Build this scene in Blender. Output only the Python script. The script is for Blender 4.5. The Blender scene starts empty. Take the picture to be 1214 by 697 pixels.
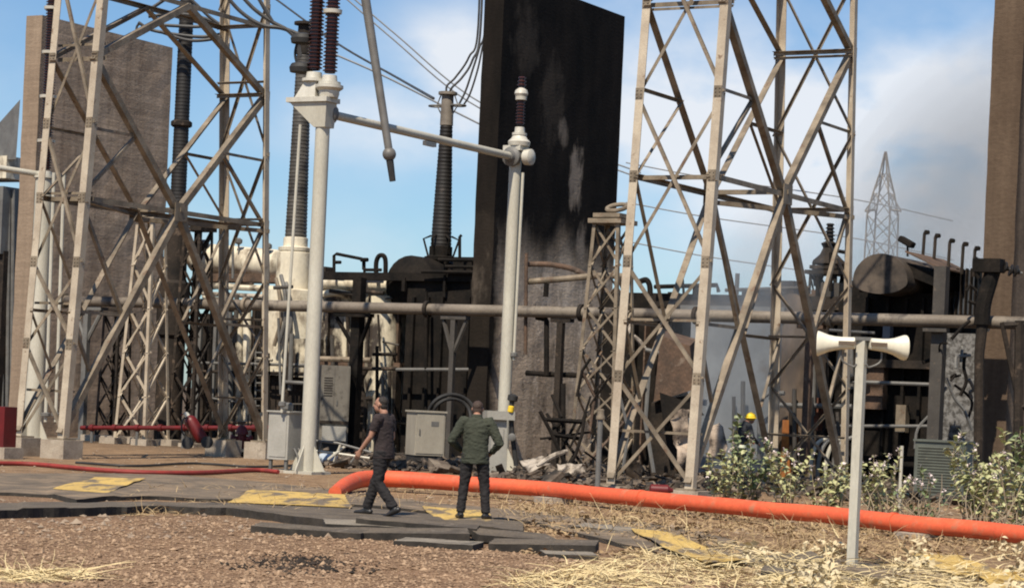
import bpy, bmesh, math, random
import numpy as np
from mathutils import Vector as V, Matrix, Euler, noise as mnoise
random.seed(7); RNG = np.random.default_rng(11)
SC = bpy.context.scene
COL = SC.collection
R = math.radians

# ------------------------------------------------------------------ camera model
F, CX, HY, EYE, ROLL = 2750.0, 607.0, 476.2, 1.72, R(2.6)
CR, SR = math.cos(ROLL), math.sin(ROLL)
def ray(px, py):
    dx, dy = px - CX, HY - py
    return V(((dx*CR - dy*SR)/F, 1.0, (dx*SR + dy*CR)/F))
EYEP = V((0, 0, EYE))
def at(px, py, Y): return EYEP + ray(px, py)*Y
def ground(px, py, z=0.0):
    d = ray(px, py); return EYEP + d*((z - EYE)/d.z)
def proj(p):
    xr = p[0]/p[1]*F; zr = (p[2]-EYE)/p[1]*F
    return (CX + xr*CR + zr*SR, HY + xr*SR - zr*CR)
YAW = R(29.5)
U = V((math.sin(YAW), math.cos(YAW), 0)); W = V((math.cos(YAW), -math.sin(YAW), 0)); Z = V((0, 0, 1))
def onplane(px, py, p, n):
    d = ray(px, py); return EYEP + d*((p - EYEP).dot(n)/d.dot(n))

# ------------------------------------------------------------------ materials
MATS = {}
def srgb(h):
    return tuple(((c/12.92) if c <= .04045 else ((c+.055)/1.055)**2.4) for c in h)
def mat(name, c1, c2=None, scale=3.0, rough=.8, metal=0.0, bump=0.0, bscale=40.0, c3=None, stretch=(1, 1, 1),
        lo=.35, hi=.65, spot=None, spot_scale=9.0, spot_lo=.6, spot_hi=.68, detail=7.0, fine=.0, spec=.4):
    if name in MATS: return MATS[name]
    m = bpy.data.materials.new(name); m.use_nodes = True; MATS[name] = m
    nt = m.node_tree; n = nt.nodes; l = nt.links
    b = n['Principled BSDF']; b.inputs['Roughness'].default_value = rough; b.inputs['Metallic'].default_value = metal
    b.inputs['Specular IOR Level'].default_value = spec
    tc = n.new('ShaderNodeTexCoord'); mp = n.new('ShaderNodeMapping'); mp.inputs['Scale'].default_value = stretch
    l.new(tc.outputs['Object'], mp.inputs['Vector'])
    def noise(s, d=detail, r=.6):
        x = n.new('ShaderNodeTexNoise'); x.inputs['Scale'].default_value = s; x.inputs['Detail'].default_value = d
        x.inputs['Roughness'].default_value = r; l.new(mp.outputs[0], x.inputs['Vector']); return x
    def ramp(src, lo, hi, ca=(0, 0, 0, 1), cb=(1, 1, 1, 1)):
        x = n.new('ShaderNodeValToRGB'); x.color_ramp.elements[0].position = lo; x.color_ramp.elements[1].position = hi
        x.color_ramp.elements[0].color = ca; x.color_ramp.elements[1].color = cb; l.new(src, x.inputs[0]); return x
    def mix(fac, a, bb, mode='MIX'):
        x = n.new('ShaderNodeMix'); x.data_type = 'RGBA'; x.blend_type = mode
        if isinstance(fac, float): x.inputs[0].default_value = fac
        else: l.new(fac, x.inputs[0])
        for i, q in ((6, a), (7, bb)):
            if isinstance(q, tuple): x.inputs[i].default_value = (*q, 1) if len(q) == 3 else q
            else: l.new(q, x.inputs[i])
        return x.outputs[2]
    col = c1
    if c2:
        a = noise(scale)
        rp = ramp(a.outputs['Fac'], lo, hi, (*c1, 1), (*c2, 1))
        if c3:
            e = rp.color_ramp.elements.new((lo+hi)/2); e.color = (*c3, 1)
        col = rp.outputs[0]
    if fine:
        f = noise(bscale*1.3, 3, .7)
        rf = ramp(f.outputs['Fac'], .3, .7, (1-fine,)*3+(1,), (1+fine,)*3+(1,))
        col = mix(1.0, col, rf.outputs[0], 'MULTIPLY')
    if spot:
        s = noise(spot_scale, 6, .65); rs = ramp(s.outputs['Fac'], spot_lo, spot_hi)
        col = mix(rs.outputs[0], col, spot)
    if isinstance(col, tuple): b.inputs['Base Color'].default_value = (*col, 1)
    else: l.new(col, b.inputs['Base Color'])
    if bump:
        bn = noise(bscale, 5, .65); bp = n.new('ShaderNodeBump'); bp.inputs['Strength'].default_value = bump
        bp.inputs['Distance'].default_value = .02
        l.new(bn.outputs['Fac'], bp.inputs['Height']); l.new(bp.outputs[0], b.inputs['Normal'])
    return m

M_TAN = mat('weathered_galvanised_steel', (.52, .44, .33), (.37, .30, .22), 1.6, .55, .15, .15, 30, spot=(.16, .09, .05), spot_scale=5, spot_lo=.62, spot_hi=.72, fine=.15)
M_TAN2 = mat('shade_darkened_steel', (.28, .225, .16), (.13, .103, .072), 2.2, .6, .15, .15, 30, spot=(.13, .075, .045), spot_scale=4, spot_lo=.56, spot_hi=.7, fine=.15)  # tan steel with rust spots; shade on the braces is put into its darker base
M_POLE = mat('grey_painted_post', (.52, .49, .405), (.42, .39, .315), 1.2, .5, .05, .1, 25, spot=(.25, .20, .15), spot_scale=3, spot_lo=.64, spot_hi=.74, stretch=(1, 1, .3), fine=.1)
M_GREYST = mat('grey_steel', (.165, .16, .148), (.11, .105, .098), 2, .55, .1, .15, 25, spot=(.12, .09, .07), spot_lo=.6, spot_hi=.7, fine=.15)
M_DKST = mat('dark_dull_steel', (.075, .066, .056), (.05, .044, .038), 2, .6, .1, .15, 25, spot=(.13, .10, .075), spot_lo=.6, spot_hi=.7, fine=.15)
M_BURNT = mat('burnt_steel', (.006, .0055, .005), (.018, .014, .011), 2.2, .85, 0, .5, 14, spot=(.03, .023, .018), spot_scale=3.2, spot_lo=.62, spot_hi=.75, fine=.3, spec=.15)
M_BURNT2 = mat('scorched_steel', (.015, .0125, .0105), (.042, .031, .023), 1.6, .8, 0, .5, 14, spot=(.17, .12, .085), spot_scale=2.6, spot_lo=.58, spot_hi=.74, fine=.3, spec=.2)
M_RUST = mat('rusty_steel', (.13, .078, .05), (.055, .038, .028), 2.0, .85, 0, .5, 12, spot=(.21, .16, .12), spot_scale=3, spot_lo=.58, spot_hi=.7, fine=.3)
M_CREAM = mat('sooty_cream_paint', (.70, .63, .48), (.56, .49, .36), 1.1, .55, 0, .25, 9, spot=(.045, .034, .026), spot_scale=1.7, spot_lo=.42, spot_hi=.58, stretch=(1, 1, .55), fine=.12)
M_CREAMC = mat('cream_paint', (.72, .655, .51), (.60, .53, .40), 1.4, .5, 0, .15, 9, spot=(.17, .125, .085), spot_scale=2.0, spot_lo=.50, spot_hi=.70, stretch=(1, 1, .6), fine=.1)
M_PALEG = mat('pale_grey_tank_paint', (.22, .235, .25), (.14, .15, .16), .7, .55, 0, .15, 9, spot=(.12, .10, .085), spot_scale=1.1, spot_lo=.6, spot_hi=.75, fine=.1)
M_PORC = mat('brown_porcelain', (.05, .018, .014), (.035, .013, .011), 6, .28, 0, 0, spot=(.09, .05, .04), spot_lo=.62, spot_hi=.75)
M_PORCG = mat('sooty_grey_porcelain', (.095, .085, .07), (.05, .044, .037), 2.5, .5, 0, .1, 15, spot=(.03, .026, .022), spot_scale=1.5, spot_lo=.5, spot_hi=.65)
M_PORCB = mat('blackened_porcelain', (.009, .008, .0075), (.02, .0165, .014), 3, .6, 0, .2, 15, spot=(.09, .07, .055), spot_scale=1.4, spot_lo=.62, spot_hi=.75)
M_CAP = mat('pale_metal_cap', (.58, .55, .47), (.46, .43, .36), 5, .45, .1, .1, 30)
M_REDPIPE = mat('red_painted_pipe', (.68, .118, .045), (.56, .088, .036), .9, .6, 0, .12, 12, spot=(.42, .17, .09), spot_scale=3.5, spot_lo=.56, spot_hi=.72, fine=.12)
M_RED = mat('red_enamel', (.135, .010, .010), (.085, .008, .008), 3, .45, 0, .1, 20, spot=(.12, .03, .025), spot_lo=.6, spot_hi=.72)
M_HOSE = mat('red_hose_rubber', (.28, .035, .026), (.2, .03, .024), 5, .7, 0, .1, 60)
M_BLACK = mat('black_rubber', (.018, .018, .018), (.032, .03, .028), 5, .65, 0, .1, 40)
M_BLOCK = mat('concrete_block', (.40, .34, .265), (.29, .235, .18), 3, .9, 0, .4, 25, spot=(.14, .11, .085), spot_scale=2.5, spot_lo=.58, spot_hi=.7, fine=.2)
M_SLAB = mat('dark_trench_cover', (.135, .106, .075), (.075, .06, .045), 2.3, .9, 0, .45, 25, spot=(.20, .165, .13), spot_scale=4, spot_lo=.60, spot_hi=.74, fine=.35)
M_SLABL = mat('pale_trench_cover', (.24, .205, .16), (.16, .135, .105), 2.3, .9, 0, .4, 25, spot=(.06, .052, .045), spot_scale=4, spot_lo=.58, spot_hi=.72, fine=.3)
M_EDGE = mat('near_black_edge', (.022, .019, .016), (.05, .042, .034), 6, .95, 0, .5, 20)  # near-black side faces below the paler slab tops
M_YEL = mat('worn_yellow_paint', (.58, .39, .11), (.40, .27, .09), 1.5, .85, 0, .3, 25, stretch=(1, .22, 1), spot=(.15, .115, .078), spot_scale=2.6, spot_lo=.50, spot_hi=.585, fine=.2)
M_CAB = mat('grey_cabinet_paint', (.36, .325, .26), (.28, .25, .20), 1.5, .5, .05, .06, 20, spot=(.16, .12, .09), spot_scale=3.5, spot_lo=.62, spot_hi=.75, stretch=(1, 1, .4), fine=.08)
M_CABL = mat('light_grey_cabinet_paint', (.38, .36, .315), (.30, .285, .245), 1.5, .45, .05, .06, 20, spot=(.2, .17, .14), spot_scale=3.5, spot_lo=.63, spot_hi=.75, fine=.08)
M_LOUV = mat('green_grey_paint', (.105, .115, .095), (.075, .08, .068), 2, .55, 0, .06, 20, spot=(.2, .18, .14), spot_lo=.64, spot_hi=.75, fine=.1)
M_HORN = mat('cream_plastic', (.74, .69, .55), (.66, .61, .48), 3, .4, 0, .03, 20, fine=.05)
M_DARKPL = mat('brown_label_plate', (.10, .075, .05), (.14, .10, .07), 6, .6)
M_WIRE = mat('cable_black', (.03, .03, .032), (.06, .058, .055), 4, .6)
M_WIREF = mat('aluminium_conductor', (.20, .205, .21), (.26, .26, .26), 4, .6)
M_ROD = mat('dull_grey_tube', (.20, .19, .175), (.13, .12, .11), 2, .55, .2, .1, 20)
M_WHITE = mat('dirty_white_sheet', (.46, .40, .33), (.28, .23, .18), 3, .85, 0, .5, 9, spot=(.07, .055, .042), spot_scale=3.5, spot_lo=.47, spot_hi=.6)
M_ORANGE = mat('orange_rust_paint', (.42, .16, .03), (.24, .08, .025), 3, .8, 0, .2, 20)
M_YELLOWP = mat('bright_yellow_plastic', (.80, .56, .03), (.72, .48, .03), 3, .45)
M_REFL = mat('pale_reflective_tape', (.75, .78, .58), None, rough=.4)
M_STRAW = mat('straw', (.56, .42, .20), (.32, .22, .10), 4, .8, 0, 0, lo=.3, hi=.7, c3=(.66, .53, .29))
M_WEED = mat('brown_weed', (.30, .20, .10), (.44, .32, .17), 3, .85, 0, 0)
M_STEM = mat('bare_twig', (.34, .27, .18), (.24, .18, .12), 4, .85)
M_LEAF = mat('grey_green_leaf', (.23, .26, .12), (.35, .36, .20), 5, .5, c3=(.13, .17, .07), lo=.3, hi=.7)
M_LEAF2 = mat('yellow_green_leaf', (.32, .33, .13), (.18, .21, .075), 5, .5, c3=(.42, .41, .21), lo=.3, hi=.7)
M_FLOWER = mat('pale_blossom', (.72, .62, .58), (.62, .5, .48), 5, .7)
M_DRYLEAF = mat('dried_leaf', (.66, .56, .36), (.46, .36, .20), 6, .8, lo=.3, hi=.7)
M_SKIN = mat('tan_skin', (.36, .19, .125), (.31, .155, .10), 8, .5, 0, .05, 60)
M_HAIR = mat('dark_hair', (.018, .013, .010), (.03, .022, .017), 60, .6, 0, .6, 90)
M_HAIRB = mat('brown_hair', (.045, .026, .018), (.065, .04, .028), 60, .6, 0, .6, 90)
M_TSHIRT = mat('dark_brown_cotton', (.036, .024, .023), (.022, .016, .016), 9, .9, 0, .3, 30)
M_TROUS = mat('black_cotton', (.012, .010, .0105), (.018, .0155, .0155), 6, .85, 0, .4, 22)
M_JACKET = mat('olive_green_cloth', (.047, .051, .034), (.03, .034, .023), 7, .9, 0, .4, 22)
M_SHOE = mat('black_shoe_leather', (.016, .015, .015), (.028, .026, .025), 9, .45)
M_FIRE = mat('navy_fire_suit', (.016, .018, .022), (.028, .03, .036), 7, .8, 0, .3, 22)
M_EYE = mat('dark_eye', (.02, .015, .012), None, rough=.2)

# ------------------------------------------------------------------ object helpers
ORG = {}
def tag(o, label=None, cat=None, group=None, kind=None):
    if label: o['label'] = label
    if cat: o['category'] = cat
    if group: o['group'] = group
    if kind: o['kind'] = kind
    return o
def thing(name, loc, label, cat, group=None):
    o = bpy.data.objects.new(name, None); COL.objects.link(o); o.location = loc; o.empty_display_size = .3
    ORG[o] = V(loc); return tag(o, label, cat, group)
def link(name, me, m, parent=None, org=None):
    o = bpy.data.objects.new(name, me); COL.objects.link(o)
    if m is not None:
        for q in (m if isinstance(m, (list, tuple)) else [m]): me.materials.append(q)
    if parent is not None:
        o.parent = parent; org = ORG[parent]; ORG[o] = org
    else:
        org = V(org) if org is not None else V((0, 0, 0)); o.location = org; ORG[o] = org
    me.transform(Matrix.Translation(-org))
    return o
def build(name, bm, m, parent=None, org=None, smooth=35, bevel=0):
    if bevel:
        bmesh.ops.bevel(bm, geom=[e for e in bm.edges if e.calc_face_angle(0) > .6], offset=bevel, segments=1, affect='EDGES', clamp_overlap=True)
    bmesh.ops.recalc_face_normals(bm, faces=bm.faces[:])
    me = bpy.data.meshes.new(name); bm.to_mesh(me); bm.free()
    if org is None and parent is None and len(me.vertices):
        co = np.empty(len(me.vertices)*3, 'f'); me.vertices.foreach_get('co', co); co = co.reshape(-1, 3)
        mn, mx = co.min(0), co.max(0); org = ((mn[0]+mx[0])/2, (mn[1]+mx[1])/2, mn[2])
    o = link(name, me, m, parent, org)
    if smooth:
        me.polygons.foreach_set('use_smooth', [True]*len(me.polygons)); me.set_sharp_from_angle(angle=R(smooth))
    return o
def NB(): return bmesh.new()
def hexa(bm, c8):
    v = [bm.verts.new(p) for p in c8]
    for f in ((0, 3, 2, 1), (4, 5, 6, 7), (0, 1, 5, 4), (1, 2, 6, 5), (2, 3, 7, 6), (3, 0, 4, 7)): bm.faces.new([v[i] for i in f])
def box(bm, c, ex, ey, ez):          # half-extent vectors
    c = V(c); hexa(bm, [c-ex-ey-ez, c+ex-ey-ez, c+ex+ey-ez, c-ex+ey-ez, c-ex-ey+ez, c+ex-ey+ez, c+ex+ey+ez, c-ex+ey+ez])
def gbox(bm, p, da, db, z0, z1, e=W, f=U):   # p: corner point, da along W, db along U
    c = V((p[0], p[1], 0)) + e*(da/2) + f*(db/2) + Z*((z0+z1)/2)
    box(bm, c, e*(da/2), f*(db/2), Z*((z1-z0)/2))
def frame(d):
    d = d.normalized(); a = Z if abs(d.z) < .9 else V((1, 0, 0))
    x = d.cross(a).normalized(); return x, x.cross(d).normalized()
def tube(bm, pts, r, seg=10, caps=True, closed=False):
    pts = [V(p) for p in pts]; n = len(pts); rs = r if isinstance(r, (list, tuple)) else [r]*n
    rings = []; x = None
    for i, p in enumerate(pts):
        if closed: d = pts[(i+1) % n]-pts[i-1]
        else: d = pts[min(i+1, n-1)]-pts[max(i-1, 0)]
        d.normalize()
        if x is None: x, y = frame(d)
        else:
            x = (x - d*x.dot(d)).normalized(); y = x.cross(d).normalized()
        rings.append([bm.verts.new(p + x*(rs[i]*math.cos(t)) + y*(rs[i]*math.sin(t))) for t in (2*math.pi*k/seg for k in range(seg))])
    for i in range(n if closed else n-1):
        a, b = rings[i], rings[(i+1) % n]
        for k in range(seg): bm.faces.new((a[k], a[(k+1) % seg], b[(k+1) % seg], b[k]))
    if caps and not closed:
        bm.faces.new(rings[0]); bm.faces.new(rings[-1])
def lathe(bm, p, d, prof, seg=16):
    p = V(p); d = V(d).normalized(); x, y = frame(d); rings = []
    for h, r in prof:
        r = max(r, .001)
        rings.append([bm.verts.new(p + d*h + x*(r*math.cos(t)) + y*(r*math.sin(t))) for t in (2*math.pi*k/seg for k in range(seg))])
    for a, b in zip(rings, rings[1:]):
        for k in range(seg): bm.faces.new((a[k], a[(k+1) % seg], b[(k+1) % seg], b[k]))
    bm.faces.new(rings[0]); bm.faces.new(rings[-1])
def sheds(h0, h1, r0, r1, pitch, ratio=.72):
    n = max(2, int((h1-h0)/pitch)); pr = []
    for i in range(n):
        t = i/n; r = r0+(r1-r0)*t; h = h0+(h1-h0)*t; s = (h1-h0)/n
        pr += [(h, r*ratio), (h+s*.45, r*ratio), (h+s*.55, r), (h+s*.7, r)]
    pr.append((h1, r1*ratio)); return pr
def lmember(bm, p0, p1, w, t, e1, e2, off=0):
    p0, p1 = V(p0), V(p1); d = (p1-p0).normalized()
    e1 = (e1 - d*e1.dot(d)).normalized(); e2 = (e2 - d*e2.dot(d) - e1*e2.dot(e1)).normalized()
    prof = [(0, 0), (w, 0), (w, t), (t, t), (t, w), (0, w)]
    a = [bm.verts.new(p0 + e1*(x-w/2) + e2*(y+off)) for x, y in prof]; b = [bm.verts.new(p1 + e1*(x-w/2) + e2*(y+off)) for x, y in prof]
    for i in range(6): bm.faces.new((a[i], a[(i+1) % 6], b[(i+1) % 6], b[i]))
    bm.faces.new(a); bm.faces.new(b)
def lm(name, parent, m, p0, p1, w, n, t=.012, off=None):
    bm = NB(); d = V(p1)-V(p0); e1 = d.cross(n)
    if e1.dot(U) < -1e-4 or (abs(e1.dot(U)) < 1e-4 and e1.z > 0): e1 = -e1
    lmember(bm, p0, p1, w, t, e1, n, random.uniform(.002, .02) if off is None else off)
    return build(name, bm, m, parent, smooth=0)
def bez(pts, n=8):
    """Catmull-Rom through pts"""
    pts = [V(p) for p in pts]; out = []
    q = [pts[0]*2-pts[1]] + pts + [pts[-1]*2-pts[-2]]
    for i in range(1, len(q)-2):
        a, b, c, d = q[i-1:i+3]
        for k in range(n):
            t = k/n; out.append(.5*((2*b)+(c-a)*t+(2*a-5*b+4*c-d)*t*t+(3*b-a-3*c+d)*t**3))
    out.append(pts[-1]); return out
def sag(a, b, s, n=16):
    a, b = V(a), V(b); return [a.lerp(b, k/n) - Z*(s*4*(k/n)*(1-k/n)) for k in range(n+1)]
def poly_mesh(name, verts, faces, m, parent=None, org=None, smooth=False):
    me = bpy.data.meshes.new(name); me.from_pydata(verts, [], faces); me.update()
    o = link(name, me, m, parent, org)
    if smooth: me.polygons.foreach_set('use_smooth', [True]*len(me.polygons))
    return o

# ------------------------------------------------------------------ camera, sun, sky
cam = bpy.data.cameras.new('camera'); co = bpy.data.objects.new('camera', cam); COL.objects.link(co)
cam.sensor_fit = 'HORIZONTAL'; cam.sensor_width = 36.0; cam.lens = 36.0*F/1214.0; cam.clip_start = .5; cam.clip_end = 9000
cam.shift_y = (HY-348.5)/1214.0
rx, up, bk = V((CR, 0, SR)), V((-SR, 0, CR)), V((0, -1, 0))
mtx = Matrix((rx, up, bk)).transposed().to_4x4(); mtx.translation = EYEP; co.matrix_world = mtx
SC.camera = co
SUN_EL, SUN_DIR = R(54), V((-.34, -.94, 0)).normalized()
sd = V((SUN_DIR.x*math.cos(SUN_EL), SUN_DIR.y*math.cos(SUN_EL), math.sin(SUN_EL)))
sl = bpy.data.lights.new('sun', 'SUN'); sl.energy = 5.0; sl.angle = R(.5); sl.color = (1, .90, .75)
so = bpy.data.objects.new('sun', sl); COL.objects.link(so); so.rotation_euler = sd.to_track_quat('Z', 'Y').to_euler(); SC.cycles.filter_width = 2.0
so.location = (-20, -40, 60)
SC.view_settings.view_transform = 'Standard'; SC.view_settings.look = 'None'; SC.view_settings.exposure = 0.3; SC.view_settings.gamma = 1
SC.view_settings.use_curve_mapping = False
SC.cycles.diffuse_bounces = 2; SC.cycles.glossy_bounces = 2
w = bpy.data.worlds.new('World'); SC.world = w; w.use_nodes = True
nt = w.node_tree; n = nt.nodes; l = nt.links; bg = n['Background']
sky = n.new('ShaderNodeTexSky'); sky.sky_type = 'NISHITA'; sky.sun_disc = False; sky.sun_elevation = SUN_EL
sky.sun_rotation = math.atan2(sd.x, sd.y); sky.altitude = 300; sky.air_density = 1.0; sky.dust_density = .6; sky.ozone_density = 3.0
tc = n.new('ShaderNodeTexCoord')
def wmath(op, a, b=None, c=None, clamp=False):
    x = n.new('ShaderNodeMath'); x.operation = op; x.use_clamp = clamp
    for i, q in enumerate((a, b, c)):
        if q is None: continue
        if isinstance(q, (int, float)): x.inputs[i].default_value = q
        else: l.new(q, x.inputs[i])
    return x.outputs[0]
sep = n.new('ShaderNodeSeparateXYZ'); l.new(tc.outputs['Generated'], sep.inputs[0])
# clouds: a few soft banks, broken up by noise, in the direction of the view of the site
mp = n.new('ShaderNodeMapping'); mp.inputs['Scale'].default_value = (1, 1, 1.7); l.new(tc.outputs['Generated'], mp.inputs[0])
n1 = n.new('ShaderNodeTexNoise'); n1.inputs['Scale'].default_value = 15; n1.inputs['Detail'].default_value = 7; n1.inputs['Roughness'].default_value = .52; l.new(mp.outputs[0], n1.inputs['Vector'])
BANKS = [(800, 130, 105, 95, 1.0), (915, 180, 100, 70, .95), (1085, 150, 150, 85, 1.2), (1130, 250, 120, 110, .8), (540, 60, 75, 50, .75), (480, 150, 130, 45, .8), (700, 60, 70, 60, .5), (560, 110, 60, 60, .5),
         (1000, 280, 120, 60, .4), (390, 290, 300, 40, .3), (-250, 120, 160, 90, .9), (1500, 90, 200, 110, 1.0), (1350, 260, 180, 80, .8), (-500, 260, 200, 80, .8)]
tot = None
for px, py, sx, sy, amp in BANKS:
    d = ray(px, py).normalized()
    ax = wmath('MULTIPLY', wmath('SUBTRACT', sep.outputs['X'], d.x), F/sx/1.0)
    az = wmath('MULTIPLY', wmath('SUBTRACT', sep.outputs['Z'], d.z), F/sy/1.0)
    e = wmath('MULTIPLY', wmath('ADD', wmath('MULTIPLY', ax, ax), wmath('MULTIPLY', az, az)), -.7)
    g = wmath('MULTIPLY', wmath('EXPONENT', e), amp)
    tot = g if tot is None else wmath('ADD', tot, g)
dens = wmath('MULTIPLY', tot, wmath('MULTIPLY_ADD', n1.outputs['Fac'], 3.0, -.75, clamp=False), clamp=True)
dens = wmath('MULTIPLY', dens, wmath('GREATER_THAN', sep.outputs['Y'], 0))
mixc = n.new('ShaderNodeMix'); mixc.data_type = 'RGBA'; l.new(wmath('MULTIPLY', dens, .92), mixc.inputs[0])
tint = n.new('ShaderNodeMix'); tint.data_type = 'RGBA'; tint.blend_type = 'MULTIPLY'; tint.inputs[0].default_value = 1; l.new(sky.outputs[0], tint.inputs[6]); tint.inputs[7].default_value = (.78, .96, 1.10, 1)
l.new(tint.outputs[2], mixc.inputs[6]); mixc.inputs[7].default_value = (7.8, 8.1, 8.6, 1)
l.new(mixc.outputs[2], bg.inputs[0]); bg.inputs[1].default_value = .088

# ------------------------------------------------------------------ ground
def gmat():
    m = bpy.data.materials.new('gravelly_earth'); m.use_nodes = True; nt = m.node_tree; n = nt.nodes; l = nt.links; b = n['Principled BSDF']
    b.inputs['Roughness'].default_value = .95; b.inputs['Specular IOR Level'].default_value = .15
    tc = n.new('ShaderNodeTexCoord')
    def noise(s, d=6, r=.6):
        x = n.new('ShaderNodeTexNoise'); x.inputs['Scale'].default_value = s; x.inputs['Detail'].default_value = d; x.inputs['Roughness'].default_value = r
        l.new(tc.outputs['Object'], x.inputs['Vector']); return x.outputs['Fac']
    def ramp(src, st):
        x = n.new('ShaderNodeValToRGB'); els = x.color_ramp.elements
        for i, (p, c) in enumerate(st):
            e = els[i] if i < 2 else els.new(p); e.position = p; e.color = (*c, 1)
        l.new(src, x.inputs[0]); return x.outputs[0]
    def mix(f, a, c, mode='MIX'):
        x = n.new('ShaderNodeMix'); x.data_type = 'RGBA'; x.blend_type = mode
        if isinstance(f, float): x.inputs[0].default_value = f
        else: l.new(f, x.inputs[0])
        l.new(a, x.inputs[6]); l.new(c, x.inputs[7]); return x.outputs[2]
    vor = n.new('ShaderNodeTexVoronoi'); vor.inputs['Scale'].default_value = 24; l.new(tc.outputs['Object'], vor.inputs['Vector'])
    stone = ramp(vor.outputs['Color'], [(0.0, (.13, .078, .048)), (1.0, (.37, .25, .16)), (.5, (.235, .152, .096))])
    big = ramp(noise(.7, 6), [(.3, (.66, .64, .63)), (.7, (1.12, 1.06, 1.0))])
    near = mix(1.0, stone, big, 'MULTIPLY')
    dirt = ramp(noise(1.6, 9, .75), [(.3, (.12, .075, .045)), (.7, (.36, .245, .145)), (.5, (.24, .155, .09))])
    sx = n.new('ShaderNodeSeparateXYZ'); l.new(tc.outputs['Object'], sx.inputs[0])
    far = n.new('ShaderNodeMapRange'); far.inputs[1].default_value = 31; far.inputs[2].default_value = 36
    add = n.new('ShaderNodeMath'); add.operation = 'MULTIPLY_ADD'; l.new(noise(.4, 5), add.inputs[0]); add.inputs[1].default_value = 7; l.new(sx.outputs['Y'], add.inputs[2])
    sub = n.new('ShaderNodeMath'); sub.operation = 'MULTIPLY_ADD'; l.new(sx.outputs['X'], sub.inputs[0]); sub.inputs[1].default_value = .75; l.new(add.outputs[0], sub.inputs[2])
    l.new(sub.outputs[0], far.inputs[0])
    col = mix(far.outputs[0], near, dirt)
    sootn = n.new('ShaderNodeMapRange'); sootn.inputs[1].default_value = 56; sootn.inputs[2].default_value = 66; sootn.inputs[4].default_value = .8; l.new(sub.outputs[0], sootn.inputs[0])
    soot = ramp(noise(.7, 6), [(.35, (.03, .025, .02)), (.7, (.13, .095, .07))])
    col = mix(sootn.outputs[0], col, soot)
    l.new(col, b.inputs['Base Color'])
    bp = n.new('ShaderNodeBump'); bp.inputs['Strength'].default_value = 1.0; bp.inputs['Distance'].default_value = .03
    l.new(vor.outputs['Distance'], bp.inputs['Height']); l.new(bp.outputs[0], b.inputs['Normal'])
    return m
M_GROUND = gmat()
def gz(x, y):      # gentle undulation of the open ground, fading out under the installation
    f = max(0, min(1, (46-y)/8)) * max(0, min(1, (y+10)/20))
    return f*(.05*mnoise.noise(V((x*.23, y*.23, 0))) + .022*mnoise.noise(V((x*.8, y*.8, 3.))))
def ground_mesh():
    vs, fs = [], []
    xs = [-3000, -400, -80] + list(np.linspace(-24, 26, 101)) + [80, 400, 3000]; ys = [-400, -60] + list(np.linspace(2, 60, 117)) + [90, 150, 400, 1200, 6000]
    for y in ys:
        for x in xs: vs.append((x, y, gz(x, y) if -25 < x < 27 and 2 <= y <= 60 else 0))
    k = len(xs)
    for j in range(len(ys)-1):
        for i in range(k-1): fs.append((j*k+i, j*k+i+1, (j+1)*k+i+1, (j+1)*k+i))
    return poly_mesh('ground', vs, fs, M_GROUND, org=(0, 0, 0), smooth=True)
g = ground_mesh(); g['kind'] = 'structure'

# loose stones lying on the gravel
def stones(name, N, m, sizes, region):
    vs, fs = [], []; base = np.array([(1, 0, 0), (-1, 0, 0), (0, 1, 0), (0, -1, 0), (0, 0, 1), (0, 0, -1)], float)
    F8 = [(0, 2, 4), (2, 1, 4), (1, 3, 4), (3, 0, 4), (2, 0, 5), (1, 2, 5), (3, 1, 5), (0, 3, 5)]
    k = 0
    while k < N:
        p = region()
        if p is None: continue
        x, y = p; s = sizes()*.5
        a = RNG.uniform(0, 6.28); q = base*(1+RNG.uniform(-.35, .35, (6, 3)))*np.array([s*RNG.uniform(.8, 1.4), s, s*RNG.uniform(.45, .8)]) + RNG.uniform(-.2, .2, (6, 3))*s
        rot = np.array([(math.cos(a), -math.sin(a), 0), (math.sin(a), math.cos(a), 0), (0, 0, 1)]); q = q@rot.T + np.array([x, y, gz(x, y)+s*.2])
        o = len(vs); vs.extend(map(tuple, q)); fs.extend([(a_+o, b_+o, c_+o) for a_, b_, c_ in F8]); k += 1
    o = poly_mesh(name, vs, fs, m, org=(0, 28, 0)); o['kind'] = 'stuff'; return o
def pile_region():
    px = RNG.uniform(-40, 1254); py = RNG.uniform(612, 720); p = ground(px, py)
    if py < 618+max(0, (px-250))*.09 + 6*math.sin(px*.02): return None
    return p.x, p.y
M_STONE = mat('mixed_stone', (.135, .08, .046), (.44, .305, .195), 9, .92, 0, 0, lo=.3, hi=.7, c3=(.25, .163, .10), detail=2)
stones('gravel', 30000, M_STONE, lambda: RNG.gamma(3.2, .0085), pile_region)
def back_region():
    px = RNG.uniform(-20, 1240); py = RNG.uniform(528, 640); p = ground(px, py); return p.x, p.y
stones('scattered_gravel', 5200, mat('pale_rubble_stone', (.36, .28, .2), (.20, .14, .1), 5, .92, lo=.3, hi=.7), lambda: RNG.gamma(2.2, .014), back_region)

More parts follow.
